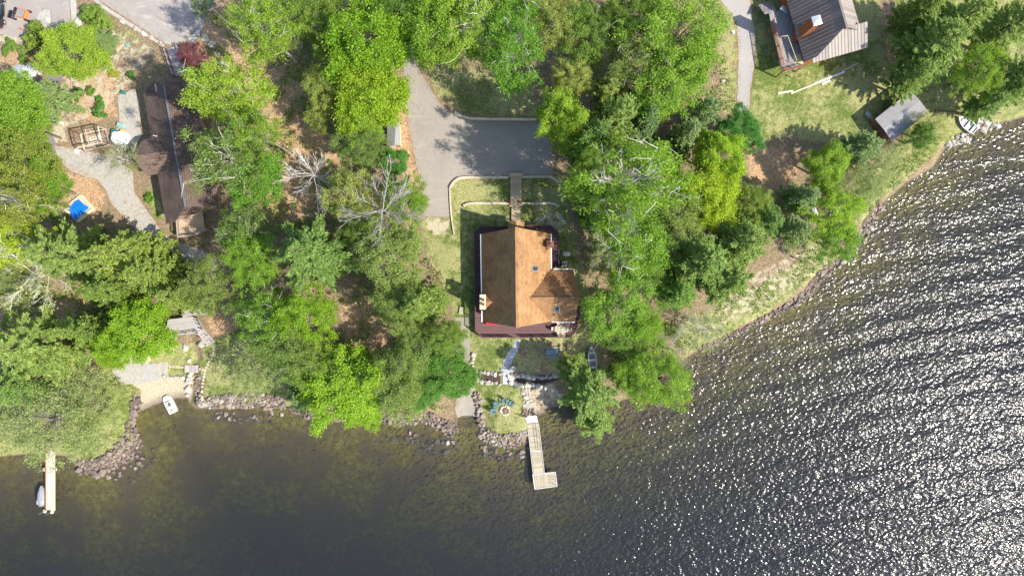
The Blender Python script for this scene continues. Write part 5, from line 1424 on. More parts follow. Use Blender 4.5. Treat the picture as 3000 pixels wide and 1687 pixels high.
# ------------------------------------------------------------------ timber edging, boardwalk, concrete walk
timber = plain('pale_timber', (0.58, 0.50, 0.36), (0.44, 0.37, 0.26), 2.5, 0.8, bumpd=.01)
def timber_wall(name, label, pts, h=.35, w=.36, seg=2.4):
    P = [G(a, b) for a, b in pts]; c = P[len(P) // 2]
    root = empty(name, (c.x, c.y, c.z), label, 'retaining wall')
    for a, b in zip(P[:-1], P[1:]):
        L = (b - a).length; n = max(1, int(round(L / seg)))
        for i in range(n):
            p, q = a.lerp(b, i / n), a.lerp(b, (i + 1) / n - .012)
            m_ = MB(); up_ = Vector((0, 0, h / 2 + .02)); m_.bar(p + up_, q + up_, w, h + .1); m_.build('timber', timber, root)
    return root
timber_wall('timber_wall', 'pale timber wall between the driveway and the upper lawn', [(1332, 331), (1352, 342), (1378, 349), (1440, 351), (1498, 351), (1545, 352), (1572, 351)])
timber_wall('timber_wall', 'pale curved timber wall below the driveway, left of the boardwalk', [(1319, 552), (1328, 536), (1343, 524), (1368, 521), (1420, 521), (1490, 521)])
timber_wall('timber_wall', 'pale timber wall below the driveway, right of the boardwalk', [(1529, 520), (1570, 519), (1610, 519), (1622, 524), (1637, 536)])
timber_wall('timber_wall', 'thin timber border along the left of the house lawn', [(1318, 553), (1320, 600), (1324, 645), (1331, 688)], w=.22, h=.2)
timber_wall('timber_wall', 'lower timber wall on the house lawn, left of the boardwalk', [(1358, 604), (1372, 598), (1390, 596), (1440, 596), (1492, 597)])
timber_wall('timber_wall', 'lower timber wall on the house lawn, right of the boardwalk', [(1528, 597), (1570, 597), (1615, 596), (1626, 599), (1638, 606)])
bw0 = G(1512, 580)
bwk = empty('boardwalk', (bw0.x, bw0.y, bw0.z), 'tan plank boardwalk from the driveway to the front porch', 'boardwalk')
tanp = plain('tan_plank', (0.52, 0.41, 0.26), (0.40, 0.31, 0.20), 2.0, 0.8)
def planks(root, a, b, w, n, z, mat, name='plank', th=.05, gapf=.9):
    """n planks laid across a path from a to b"""
    a, b = Vector(a), Vector(b); d = (b - a); L = d.length; d = d / L; rz_ = math.atan2(d.y, d.x)
    me = MB(); me.box((0, 0, 0), (L / n * gapf, w, th)); mesh = me.mesh(name); mesh.materials.append(mat)
    for i in range(n):
        o = bpy.data.objects.new(name, mesh); col.objects.link(o); o.parent = root
        p = a + d * (L * (i + .5) / n); o.location = Vector((p.x, p.y, z(p) if callable(z) else z)) - root.location
        o.rotation_euler = (0, 0, rz_)
        o.scale = (1, random.uniform(.985, 1.0), 1)
pa, pb = G(1511.5, 508, .1), G(1512, 655, .1)
planks(bwk, (pa.x, pa.y, 0), (pa.x, G(1511, 520).y, 0), 2.05, 4, lambda p: terr(p.x, p.y) + .5, tanp)
planks(bwk, (pa.x, G(1511, 520.5).y, 0), (pa.x, G(1512, 592).y, 0), 1.75, 22, lambda p: terr(p.x, p.y) + .42, tanp)
planks(bwk, (pa.x, G(1511, 592.5).y, 0), (pa.x, G(1512, 606).y, 0), 2.0, 4, lambda p: terr(p.x, p.y) + .36, tanp)
planks(bwk, (pa.x, G(1511, 606.5).y, 0), (pa.x, G(1512, 652).y, 0), 1.42, 15, lambda p: terr(p.x, p.y) + .30, tanp)
for px, py, lb in ((1493, 594, 'potted flowers at the left of the boardwalk by the lower wall'), (1524, 593, 'potted flowers at the right of the boardwalk by the lower wall')):
    p = G(px, py); e = empty('flower_pot', (p.x, p.y, p.z + .38), lb, 'flower pot')
    m_ = MB(); m_.lathe((0, 0, 0), [(.13, 0), (.2, .3), (.22, .3), (.22, .34), (.17, .34), (.16, .28)], 14); m_.build('pot', clay, e, local=True)
    g = np.random.default_rng(px); n = 60; pos = g.normal(size=(n, 3)) * np.array([.14, .14, .07]) + np.array([0, 0, .42])
    link_mesh('flowers', card_mesh('flowers', cards(pos, g.normal(size=(n, 3)) + np.array([0, 0, 1.]), .12, .09)), LM['red'], e)
# concrete walk to the lake
bluec = plain('grey_concrete', (0.40, 0.42, 0.44), (0.32, 0.335, 0.35), 1.6, 0.8, bumpd=.006)
cw0 = G(1495, 1060); cwk = empty('concrete_walk', (cw0.x, cw0.y, cw0.z), 'pale concrete walk from the deck steps down to the fire pit lawn', 'walkway')
SL = [[(1511, 995), (1526.5, 995), (1521, 1012), (1505, 1012)], [(1504.5, 1012.6), (1520.5, 1012.6), (1515, 1031), (1490, 1031)], [(1489.5, 1031.6), (1514.5, 1031.6), (1500, 1055), (1476, 1055)], [(1474, 1055.6), (1499.5, 1055.6), (1500, 1078), (1473, 1078)], [(1473, 1078.6), (1499, 1078.6), (1494, 1101), (1473, 1101)], [(1473, 1101.6), (1494, 1101.6), (1492.5, 1125), (1473, 1125)]]
for s in SL:
    P = [G(a, b, .06) for a, b in s]; m_ = MB(); m_.slab(P, .14); m_.build('concrete_slab', bluec, cwk)
o = MB(); P = [G(a, b, .1) for a, b in ((1531, 1184), (1567, 1178), (1569, 1199), (1532, 1201))]; o.slab(P, .3); tag(o.build('concrete_slab', kerbm), 'square pale concrete slab between the stone path and the dock', 'concrete slab')

# ------------------------------------------------------------------ docks
dockw = plain('dock_plank', (0.42, 0.365, 0.265), (0.33, 0.285, 0.205), 2.0, 0.8)
whitep = plain('white_panel', (0.66, 0.65, 0.62), (0.56, 0.55, 0.52), 1.5, 0.5)
zk = 0.75
d0 = W(1550, 1230, zk); dock = empty('dock', (d0.x, d0.y, 0), 'long tan plank dock with a square swimming platform at its end', 'dock')
A, B_, C_ = W(1561, 1240, zk), W(1571, 1321.5, zk), W(1578.5, 1387, zk)
planks(dock, (A.x, A.y, 0), (B_.x, B_.y, 0), 1.70, 30, zk, dockw)
planks(dock, (B_.x, B_.y - .12, 0), (C_.x, C_.y, 0), 1.62, 24, zk - .02, dockw)
for p, q in ((A, B_), (B_, C_)):
    d = (q - p).normalized(); nrm = Vector((-d.y, d.x, 0))
    for s in (-1, 1):
        m_ = MB(); m_.bar(p + nrm * s * .91 + Vector((0, 0, .0)), q + nrm * s * .90, .055, .14); m_.build('side_rail', whitep, dock)
m_ = MB(); m_.bar(B_ + Vector((-.85, -.06, .02)), B_ + Vector((.85, .06, .02)), .1, .05); m_.build('joint_plate', whitep, dock)
P0 = [W(1561, 1389, zk), W(1627, 1382, zk), W(1632, 1423, zk), W(1567, 1432, zk)]
u = (P0[1] - P0[0]); ul = u.length; u.normalize(); v = (P0[3] - P0[0]); vl = v.length; v.normalize(); pc = sum(P0, Vector()) / 4
planks(dock, pc - u * (ul / 2 - .08), pc + u * (ul / 2 - .08), vl - .15, 26, zk - .04, dockw)
for a, b in ((0, 1), (1, 2), (2, 3), (3, 0)):
    m_ = MB(); m_.bar(P0[a] - Vector((0, 0, .03)), P0[b] - Vector((0, 0, .03)), .10, .18); m_.build('platform_edge', whitep, dock)
m_ = MB(); m_.slab([W(a, b, zk + .03) for a, b in ((1530, 1220), (1572, 1216.5), (1576.5, 1237.5), (1531.5, 1240))], .1); m_.build('landing_panel', whitep, dock)
m_ = MB(); m_.bar(W(1541, 1218.8, zk + .04), W(1542, 1239.5, zk + .04), .06, .03); m_.build('landing_joint', darkm, dock)
for px, py in ((1545, 1242), (1575, 1240), (1563, 1318), (1588, 1318), (1566, 1386), (1594, 1384), (1569, 1428), (1630, 1421), (1625, 1385)):
    p = W(px, py, zk); m_ = MB(); m_.tube([(p.x, p.y, -2.2), (p.x, p.y, zk + .02)], .05, 8); m_.build('leg', galv, dock)
# handrail along the right side of the gangway
hr = [W(1577.5, 1240, zk), W(1580, 1262, zk), W(1582, 1282, zk), W(1584, 1302, zk), W(1586.5, 1320, zk)]
for p in hr:
    m_ = MB(); m_.tube([p + Vector((-.05, 0, 0)), p + Vector((-.05, 0, 1.0))], .035, 6); m_.build('rail_post', darkm, dock)
for h in (.55, 1.0):
    m_ = MB(); m_.tube([p + Vector((-.05, 0, h)) for p in hr], .035, 6); m_.build('handrail', darkm, dock)
# ladder
for dy in (0.25, -.3):
    p = W(1628, 1402, zk) + Vector((0, dy, 0)); m_ = MB(); m_.tube([p + Vector((-.75, 0, 0)), p + Vector((-.7, 0, .5)), p + Vector((-.45, 0, .68)), p + Vector((.1, 0, .62)), p + Vector((.22, 0, .3)), p + Vector((.22, 0, -1.0))], .03, 6); m_.build('ladder_rail', galv, dock)
p = W(1629, 1420, zk); m_ = MB(); m_.tube([p, p + Vector((0, 0, 1.35))], .045, 8); m_.build('mooring_post', galv, dock)
# iron gate across the dock landing
for a, b, h in (((1521, 1215), (1543, 1219), .95), ((1554, 1206), (1577, 1216), .95)):
    a_, b2 = W(*a, .9), W(*b, .9); m_ = MB()
    for hh in (.15, .55, .95): m_.bar(a_ + Vector((0, 0, hh)), b2 + Vector((0, 0, hh)), .05, .05)
    m_.bar(a_, a_ + Vector((0, 0, 1)), .06, .06); m_.bar(b2, b2 + Vector((0, 0, 1)), .06, .06); m_.build('gate_rail', darkm, dock)

z2 = .62
k = 210 / 1383
d1 = W(148, 1400, z2); dock2 = empty('dock', (d1.x, d1.y, 0), 'straight cream panel dock at the lower left beside the covered boat', 'dock')
creamp = plain('cream_panel', (0.50, 0.455, 0.35), (0.43, 0.385, 0.29), 1.4, 0.6)
redw = plain('rust_edge', (.32, .10, .05), (.22, .07, .035), 3.)
ys = [1302, 1384, 1439.5, 1494]; 
for y0_, y1_ in zip(ys[:-1], ys[1:]):
    a, b = W(135, y0_, z2), W(157, y1_ - .8, z2); m_ = MB(); m_.box(((a.x + b.x) / 2, (a.y + b.y) / 2, z2 - .05), (b.x - a.x, a.y - b.y, .1)); m_.build('deck_panel', creamp, dock2)
for x, mt_ in ((133.8, redw), (159, creamp)):
    a, b = W(x, 1302, z2), W(x, 1495, z2); m_ = MB(); m_.bar(a, b, .16 if mt_ is redw else .26, .13); m_.build('side_beam', mt_, dock2)
for px, py in ((130, 1375), (162, 1375), (131, 1497), (152, 1499)):
    p = W(px, py, z2); m_ = MB(); m_.lathe((p.x, p.y, z2 - .08), [(.3, 0), (.3, .1), (.02, .11)], 8); m_.build('bracket', creamp, dock2)
    m_ = MB(); m_.tube([(p.x, p.y, -2), (p.x, p.y, z2 + 1.5)], .045, 8); m_.build('pipe_leg', galv, dock2)
# ------------------------------------------------------------------ boats
def hull(L, B, D, mat_out, mat_in, sections=12, transom=.8, bow=1.0, open_=True):
    """a boat hull along +y (bow), open or decked; returns hull, inside meshes"""
    prof = []
    for i in range(sections + 1):
        t = i / sections
        w = B / 2 * (transom + (1 - transom) * min(1, t * 3)) * (1 - max(0, (t - .45) / .55) ** (2.2 * bow))
        prof.append((L * (t - .5), max(w, .015), D * (1 + .25 * max(0, t - .6))))
    m = MB(); n = 7; vs = []
    for y, w, d in prof:
        for k_ in range(n):
            a = math.pi * k_ / (n - 1)
            vs.append((-w * math.cos(a) ** (1 if True else 1), y, d - d * math.sin(a) ** .6))
    fs = []
    for i in range(sections):
        for k_ in range(n - 1): fs.append((i * n + k_, (i + 1) * n + k_, (i + 1) * n + k_ + 1, i * n + k_ + 1))
    fs.append(tuple(range(n - 1, -1, -1)))
    m.add(vs, fs)
    return m, prof
def gunwale(prof, w=.05, h=.05):
    m = MB()
    for s in (-1, 1):
        for (y0, w0, d0), (y1, w1, d1) in zip(prof[:-1], prof[1:]): m.bar((s * w0, y0, d0), (s * w1, y1, d1), w, h)
    m.bar((-prof[0][1], prof[0][0], prof[0][2]), (prof[0][1], prof[0][0], prof[0][2]), w, h)
    return m
def solid(me_o, t=.025):
    md = me_o.modifiers.new('thick', 'SOLIDIFY'); md.thickness = t; md.offset = 1
alu = plain('bright_aluminium', (.62, .64, .66), (.50, .52, .54), 2., .4, metal=.35)
aluin = plain('grey_boat_inside', (.34, .35, .36), (.26, .27, .28), 3., .6)
seatw = plain('white_seat', (.74, .74, .72), (.62, .62, .60), 2., .5)
def rowboat(name, label, c, ang, L=3.9, B=1.45, seats=True, cat='boat'):
    e = empty(name, c, label, cat, rz=ang)
    m, prof = hull(L, B, .5, alu, aluin); o = m.build('hull', alu, e, local=True); solid(o)
    fl = MB(); fl.prism([(-pw_ * .8, y) for y, pw_, _ in prof[:-1]] + [(pw_ * .8, y) for y, pw_, _ in reversed(prof[:-1])], .09, .12); fl.build('floor', aluin, e, local=True)
    gunwale(prof, .07, .05).build('gunwale', seatw, e, local=True)
    if seats:
        for t in (.12, .42, .72):
            w = np.interp(L * (t - .5), [p[0] for p in prof], [p[1] for p in prof]); s = MB(); s.box((0, L * (t - .5), .34), (w * 1.9, .36, .05)); s.build('seat', seatw, e, local=True)
        m = MB(); m.prism([(-.3, L * .36), (.3, L * .36), (.04, L * .49)], .5, .53); m.build('bow_deck', seatw, e, local=True)
    return e
p = G(2827, 366); rowboat('rowboat', 'white aluminium rowboat with three bench seats pulled up on the right shore', (p.x, p.y, p.z + .05), R(50), 3.4, 1.6)
p = G(1734, 1048); rowboat('canoe', 'silver aluminium boat half hidden under the pine near the picnic table', (p.x, p.y, p.z + .05), R(6), 3.8, 1.3, True)
p = G(2378, 604); e = empty('canoe', (p.x, p.y, p.z + .35), 'white overturned canoe between pines on the right bank', 'canoe', rz=R(25))
m = MB(); prof2 = [(y, .42 * math.sqrt(max(0.002, 1 - (y / 2.3) ** 2)), .36) for y in np.linspace(-2.3, 2.3, 15)]; vs = []; n = 7
for y, w, d in prof2:
    for k_ in range(n): a = math.pi * k_ / (n - 1); vs.append((-w * math.cos(a), y, d * math.sin(a) ** .7 - .32))
m.add(vs, [(i * n + q, i * n + q + 1, (i + 1) * n + q + 1, (i + 1) * n + q) for i in range(14) for q in range(n - 1)]); m.build('hull', seatw, e, local=True, smooth=True)
m = MB(); m.box((0, 0, .05), (.04, 4.3, .03)); m.build('keel', galv, e, local=True)
# white runabout moored at the beach
p = W(496.5, 1184, .3); e = empty('motorboat', (p.x, p.y, .02), 'small white motorboat tied up at the sandy beach', 'boat', rz=R(26))
def deckboat(e, L, B, mo, mdk, well, seatmat):
    prof = []
    for i in range(13):
        t = i / 12; w = B / 2 * (.92 + .08 * min(1, t * 3)) * (1 - max(0, (t - .62) / .38) ** 3.2 * .55); prof.append((L * (t - .5), w))
    m = MB(); m.prism([(-w, y) for y, w in prof] + [(w, y) for y, w in reversed(prof)], -.22, .42); m.build('hull', mo, e, local=True, bevel=.06)
    for (y0, y1, wd) in well:
        f = MB(); f.box((0, (y0 + y1) / 2, .40), (wd, y1 - y0, .06)); f.build('cockpit_floor', mdk, e, local=True)
        for s in (-1, 1): f = MB(); f.box((s * wd / 2, (y0 + y1) / 2, .5), (.08, y1 - y0 + .1, .18)); f.build('coaming', mo, e, local=True)
L = 2.95
deckboat(e, 3.0, 1.45, whitep, creamp, [(-1.2, .55, .95)], seatw)
for x, y, w, d_, h in ((0, .42, .8, .10, .62), (-.2, .12, .5, .08, .55), (0, -.45, .7, .35, .62)):
    m = MB(); m.box((x, y, h), (w, d_, .18)); m.build('seat', seatw, e, local=True, bevel=.03)
m = MB(); m.lathe((.15, .02, .62), [(.16, 0), (.16, .03), (.12, .03)], 12); m.build('steering_wheel', darkm, e, local=True)
m = MB(); m.box((.1, -1.32, .5), (.34, .4, .5)); m.build('outboard_motor', whitep, e, local=True, bevel=.06)
m = MB(); a, b = W(491, 1160, .5), G(483, 1144, .1); m.tube([a, (a + b) / 2 - Vector((0, 0, .1)), b, G(482, 1120, .06)], .025, 5); tag(m.build('mooring_rope', creamm), 'mooring rope from the white motorboat up the beach', 'rope')
# covered boat by the left dock
p = W(120, 1452, .4); e = empty('covered_boat', (p.x, p.y, .02), 'grey covered boat moored left of the cream panel dock', 'boat')
m = MB(); prof = [(L_2, w, h) for L_2, w, h in ((-1.65, .50, .5), (-1.2, .58, .62), (-.5, .62, .72), (.1, .62, .74), (.6, .55, .64), (1.1, .40, .52), (1.45, .22, .42), (1.65, .03, .36))]
vs = []; n = 9
for y, w, h in prof:
    for k_ in range(n): a = math.pi * k_ / (n - 1); vs.append((-w * math.cos(a), y, h * math.sin(a) ** .8 + .12))
m.add(vs, [(i * n + q, i * n + q + 1, (i + 1) * n + q + 1, (i + 1) * n + q) for i in range(len(prof) - 1) for q in range(n - 1)] + [tuple(range(n))]); m.build('boat_cover', plain('grey_canvas', (.30, .31, .34), (.21, .22, .25), 1.5, .8, bumpd=.03), e, local=True, smooth=True)
m = MB(); m.prism([(-w * 1.02, y) for y, w, h in prof] + [(w * 1.02, y) for y, w, h in reversed(prof)], -.25, .16); m.build('hull', darkm, e, local=True)
for s in (-1, 1): m = MB(); m.box((s * .42, -.9, .62), (.09, .75, .06)); m.build('cover_strap', whitep, e, local=True)
# ------------------------------------------------------------------ furniture and small things
teal = plain('teal_plastic', (0.105, 0.205, 0.205), (0.08, 0.155, 0.155), 3.0, 0.5)
def adirondack():
    e = empty('lawn_chair', (0, 0, 0))
    for i in range(5): m = MB(); m.box((0, -.30 + i * .115, .36 - i * .025 + .0), (.52, .10, .025)); m.build('seat_slat', teal, e, local=True)
    for i in range(5):
        x = -.22 + i * .11; h = .78 + .08 * (2 - abs(i - 2)); m = MB(); m.bar((x, .22, .28), (x * 1.15, .22 + .34 * h / .8, .28 + h * .82), .095, .022); m.build('back_slat', teal, e, local=True)
    for s in (-1, 1):
        m = MB(); m.box((s * .34, -.04, .57), (.13, .72, .028)); m.build('armrest', teal, e, local=True)
        m = MB(); m.box((s * .31, -.34, .28), (.05, .1, .56)); m.build('leg', teal, e, local=True)
        m = MB(); m.bar((s * .29, -.38, .34), (s * .29, .52, .03), .04, .12); m.build('leg', teal, e, local=True)
    return e
fire = W(1479.7, 1202, 1.0)
ch0 = adirondack()
for i, (px, py, lb) in enumerate(((1447.5, 1202, 'teal lawn chair left of the fire pit, lowest'), (1456, 1183.5, 'teal lawn chair upper left of the fire pit'), (1478, 1174.5, 'teal lawn chair directly above the fire pit'), (1498, 1181, 'teal lawn chair upper right of the fire pit'))):
    o = ch0 if i == 0 else copy_tree(ch0)
    p = G(px, py, .02); o.location = p; d = fire - p; o.rotation_euler = (0, 0, math.atan2(d.y, d.x) + math.pi / 2); o.scale = (1.0, 1.0, 1.0)
    tag(o, lb, 'chair', 'lawn chairs round the fire pit')
for px, py, lb in ((1450, 1191.5, 'small teal side table between the two left lawn chairs'), (1489, 1175.5, 'small teal side table between the two upper lawn chairs')):
    p = G(px, py, .01); e = empty('side_table', p, lb, 'table', 'side tables by the fire pit')
    m = MB(); m.lathe((0, 0, .42), [(.24, 0), (.26, .015), (.24, .03)], 14); m.build('table_top', teal, e, local=True)
    for a in range(3): m = MB(); m.bar((.16 * math.cos(a * 2.1), .16 * math.sin(a * 2.1), .42), (.22 * math.cos(a * 2.1), .22 * math.sin(a * 2.1), 0), .04); m.build('leg', teal, e, local=True)
fp = G(1479.7, 1202); fe = empty('fire_pit', fp, 'round fire pit ringed with white stones on the lower lawn', 'fire pit')
for i in range(13):
    a = i / 13 * 6.283; o = rock_obj(fe, fp + Vector((.68 * math.cos(a), .68 * math.sin(a), .12)), .36, creamrock if i % 4 else palerock)
for i in range(16):
    a = random.uniform(0, 6.28); r_ = random.uniform(.25, .48); rock_obj(fe, fp + Vector((r_ * math.cos(a), r_ * math.sin(a), .07)), .2, rockm)
m = MB(); m.lathe((fp.x, fp.y, fp.z), [(.6, .0), (.6, .05), (.02, .06)], 18); m.build('ash_bed', plain('ash', (.22, .16, .13), (.10, .07, .06), 6., .95), fe)
for a in (0.4, 1.9, 3.0): m = MB(); m.tube([fp + Vector((-.25 * math.cos(a), -.25 * math.sin(a), .12)), fp + Vector((.25 * math.cos(a), .25 * math.sin(a), .2))], .06, 7); m.build('log', plain('orange_log', (.42, .2, .08), (.25, .1, .04), 5.), fe)
# picnic table
pbl = plain('blue_grey_paint', (0.30, 0.36, 0.40), (0.23, 0.28, 0.32), 2.5, .7)
p = G(1616.8, 1031); e = empty('picnic_table', p, 'blue grey picnic table on the shaded lawn below the deck', 'picnic table', rz=R(2))
for i in range(5): m = MB(); m.box((0, -.27 + i * .145, .75), (1.83, .135, .04)); m.build('table_plank', pbl, e, local=True)
for s in (-1, 1):
    for q in range(2): m = MB(); m.box((0, s * (.62 + q * .14), .45), (1.83, .13, .04)); m.build('bench_plank', pbl, e, local=True)
for x in (-.65, .65):
    m = MB(); m.bar((x, -.75, .40), (x, .75, .40), .04, .09); m.build('brace', pbl, e, local=True)
    for s in (-1, 1): m = MB(); m.bar((x + .03, s * .28, .72), (x + .03, s * .62, 0), .04, .09); m.build('leg', pbl, e, local=True)
# dining set on the deck
cush = plain('cream_cushion', (.62, .54, .40), (.52, .45, .33), 2., .85)
fram = plain('tan_frame', (.34, .26, .19), (.26, .2, .15), 3., .6)
zt = zd + .02
p = W(1645, 964, zt + .7); e = empty('patio_table', (p.x, p.y, zt), 'long cream patio table on the deck corner', 'table')
m = MB(); pts = [(1.05 * math.copysign(abs(math.cos(a)) ** .35, math.cos(a)), .52 * math.copysign(abs(math.sin(a)) ** .45, math.sin(a))) for a in np.linspace(0, 2 * math.pi, 24, endpoint=False)]
m.prism(pts, .68, .73); m.build('table_top', plain('cream_top', (.52, .45, .35), (.40, .34, .26), 2., .5), e, local=True)
for x in (-.8, .8):
    for y in (-.35, .35): m = MB(); m.box((x, y, .34), (.06, .06, .68)); m.build('leg', fram, e, local=True)
def patio_chair(px, py, ang, lb):
    p = W(px, py, zt + .5); e = empty('patio_chair', (p.x, p.y, zt), lb, 'chair', 'patio chairs round the deck table', rz=ang)
    m = MB(); m.box((0, 0, .44), (.5, .5, .09)); m.build('seat_cushion', cush, e, local=True, bevel=.025)
    m = MB(); m.box((0, .27, .72), (.5, .08, .5)); m.build('backrest', cush, e, local=True, bevel=.025)
    for x in (-.24, .24):
        m = MB(); m.box((x * 1.12, 0, .62), (.06, .5, .04)); m.build('armrest', fram, e, local=True)
        for y in (-.22, .22): m = MB(); m.box((x, y, .2), (.04, .04, .4)); m.build('leg', fram, e, local=True)
patio_chair(1637, 950.5, 0, 'cream patio chair nearest the wing gutter, left of the pair'); patio_chair(1649.5, 950.5, 0, 'cream patio chair nearest the wing gutter, right of the pair')
patio_chair(1620.5, 963, math.pi / 2, 'cream patio chair at the left end of the deck table'); patio_chair(1668, 964, -math.pi / 2, 'cream patio chair at the right end of the deck table')
patio_chair(1637.5, 977.5, math.pi, 'cream patio chair by the deck rail, left of the pair'); patio_chair(1650, 978, math.pi, 'cream patio chair by the deck rail, right of the pair')
# red sofa under the eave, chaise on the grass
redf = plain('red_fabric', (.55, .02, .04), (.42, .012, .03), 2., .7)
p = W(1441, 945, zt + .4); e = empty('red_bench', (p.x, p.y, zt), 'red bench on the deck under the left gable eave', 'bench')
m = MB(); m.box((0, -.05, .42), (1.9, .55, .12)); m.build('seat', redf, e, local=True, bevel=.03)
m = MB(); m.box((0, .26, .75), (1.9, .12, .6)); m.build('backrest', redf, e, local=True, bevel=.03)
for x in (-.85, .85): m = MB(); m.box((x, -.05, .18), (.08, .5, .36)); m.build('leg', darkm, e, local=True)
p = G(1352, 909); e = empty('lounge_chair', (p.x, p.y, p.z), 'slatted wooden lounge chair in the shade left of the deck', 'chair', rz=R(80))
for i in range(9): m = MB(); m.box((-.55 + i * .125, 0, .3), (.085, .6, .03)); m.build('slat', creamp, e, local=True)
for y in (-.27, .27):
    m = MB(); m.box((0, y, .26), (1.25, .05, .05)); m.build('rail', creamp, e, local=True)
    for x in (-.5, .5): m = MB(); m.box((x, y, .12), (.06, .06, .24)); m.build('leg', creamp, e, local=True)
# propane tank, air conditioner
p = G(1659, 744, .4); e = empty('propane_tank', (p.x, p.y, terr(p.x, p.y)), 'white rounded gas tank beside the deck', 'gas tank')
m = MB(); m.tube([(-.62, 0, .5), (-.55, 0, .5), (-.4, 0, .5), (.4, 0, .5), (.55, 0, .5), (.62, 0, .5)], [.05, .26, .36, .36, .26, .05], 16); m.build('tank', whitep, e, local=True, smooth=True)
m = MB(); m.lathe((0, 0, .84), [(.11, 0), (.11, .12), (.02, .15)], 12); m.build('valve_dome', galv, e, local=True)
for x in (-.35, .35): m = MB(); m.box((x, 0, .08), (.12, .5, .2)); m.build('foot', darkm, e, local=True)
p = G(1653, 773, .4); e = empty('air_conditioner', (p.x, p.y, terr(p.x, p.y)), 'square white air conditioner with round fan beside the deck', 'air conditioner')
m = MB(); m.box((0, 0, .4), (.78, .78, .8)); m.build('case', whitep, e, local=True, bevel=.05)
m = MB(); m.lathe((0, 0, .8), [(.31, 0), (.31, .02), (.02, .021)], 20); m.build('fan_well', well_shade, e, local=True)  # flat disc on a closed case, the well's shade put into its colour
for a in range(4): m = MB(); m.box((.13 * math.cos(a * 1.57), .13 * math.sin(a * 1.57), .835), (.22, .09, .015), a * 1.57); m.build('fan_blade', galv, e, local=True)
m = MB(); m.lathe((0, 0, .82), [(.08, 0), (.08, .04), (.02, .05)], 12); m.build('fan_hub', darkm, e, local=True)
# yard light on the lawn
p = G(1343, 622); e = empty('yard_light', p, 'tiny white lawn light left of the house', 'lamp')
m = MB(); m.tube([(0, 0, 0), (0, 0, .5)], .03, 6); m.build('stake', darkm, e, local=True); m = MB(); m.lathe((0, 0, .48), [(.09, 0), (.12, .1), (.04, .16)], 10); m.build('lamp_head', whitep, e, local=True)
p = G(2314, 226); e = empty('yard_light', p, 'tiny white lawn light below the raised deck', 'lamp')
m = MB(); m.tube([(0, 0, 0), (0, 0, .6)], .04, 6); m.build('stake', darkm, e, local=True); m = MB(); m.lathe((0, 0, .55), [(.1, 0), (.14, .12), (.05, .2)], 10); m.build('lamp_head', whitep, e, local=True)
# long pale boards lying on the right lawn
for a, b, w, lb in (((2279, 274), (2323, 267), .32, 'pale board at the far left of the boards on the lawn'), ((2317, 275), (2403, 240), .26, 'long pale board crossing the middle of the lawn'), ((2385, 246), (2474, 211), .28, 'longest white board pointing to the pines'), ((2467, 209), (2514, 186), .16, 'thin grey pole at the pine end of the boards'), ((2408, 247), (2432, 236), .24, 'short white board below the longest one'), ((2400, 242), (2430, 231), .2, 'short board beside the longest white board')):
    p, q = G(*a, .08), G(*b, .08); m = MB(); m.bar(p, q, w, .1); tag(m.build('board', palep if False else whitep if 'white' in lb else creamp), lb, 'board')
# weathered bench boards by the shed
p = G(2549, 342, .5); e = empty('plank_bench', (p.x, p.y, terr(p.x, p.y)), 'pale plank bench at the left corner of the boat shed', 'bench', rz=R(-48))
for i in range(4): m = MB(); m.box((0, -.26 + i * .17, .48), (1.8, .14, .04)); m.build('plank', galv, e, local=True)
for x in (-.7, .7): m = MB(); m.box((x, 0, .23), (.08, .6, .46)); m.build('leg', fram, e, local=True)
p = G(2875, 357, .25); m = MB(); m.tube([p + Vector((-.5, .12, 0)), p + Vector((.5, -.15, 0))], .2, 9); tag(m.build('drift_log', creamm), 'short pale log beside the rowboat', 'log')
for a, b, w, lb in (((1858, 985), (1960, 1052), .16, 'fallen dark trunk across the right bank'), ((2322, 752), (2420, 800), .15, 'fallen trunk leaning from the bank into the water'), ((2420, 800), (2500, 840), .08, 'bare fallen tree top lying in the right water'), ((2740, 325), (2850, 345), .18, 'dark fallen trunk above the rowboat'), ((2832, 342), (2935, 332), .18, 'dark fallen trunk right of the rowboat')):
    p, q = G(*a, .25), G(*b, .25); m = MB(); mid = (p + q) / 2 + Vector((0, .25, .15)); m.tube([p, mid, q], [w, w * .8, w * .4], 7)
    for _ in range(7): s = mid.lerp(q, random.random()); m.tube([s, s + Vector((random.uniform(-.2, 1.4), random.uniform(-.9, .5), random.uniform(0, .5)))], [w * .25, .012], 4, cap=False)
    tag(m.build('fallen_trunk', BARK['brown']), lb, 'fallen tree')
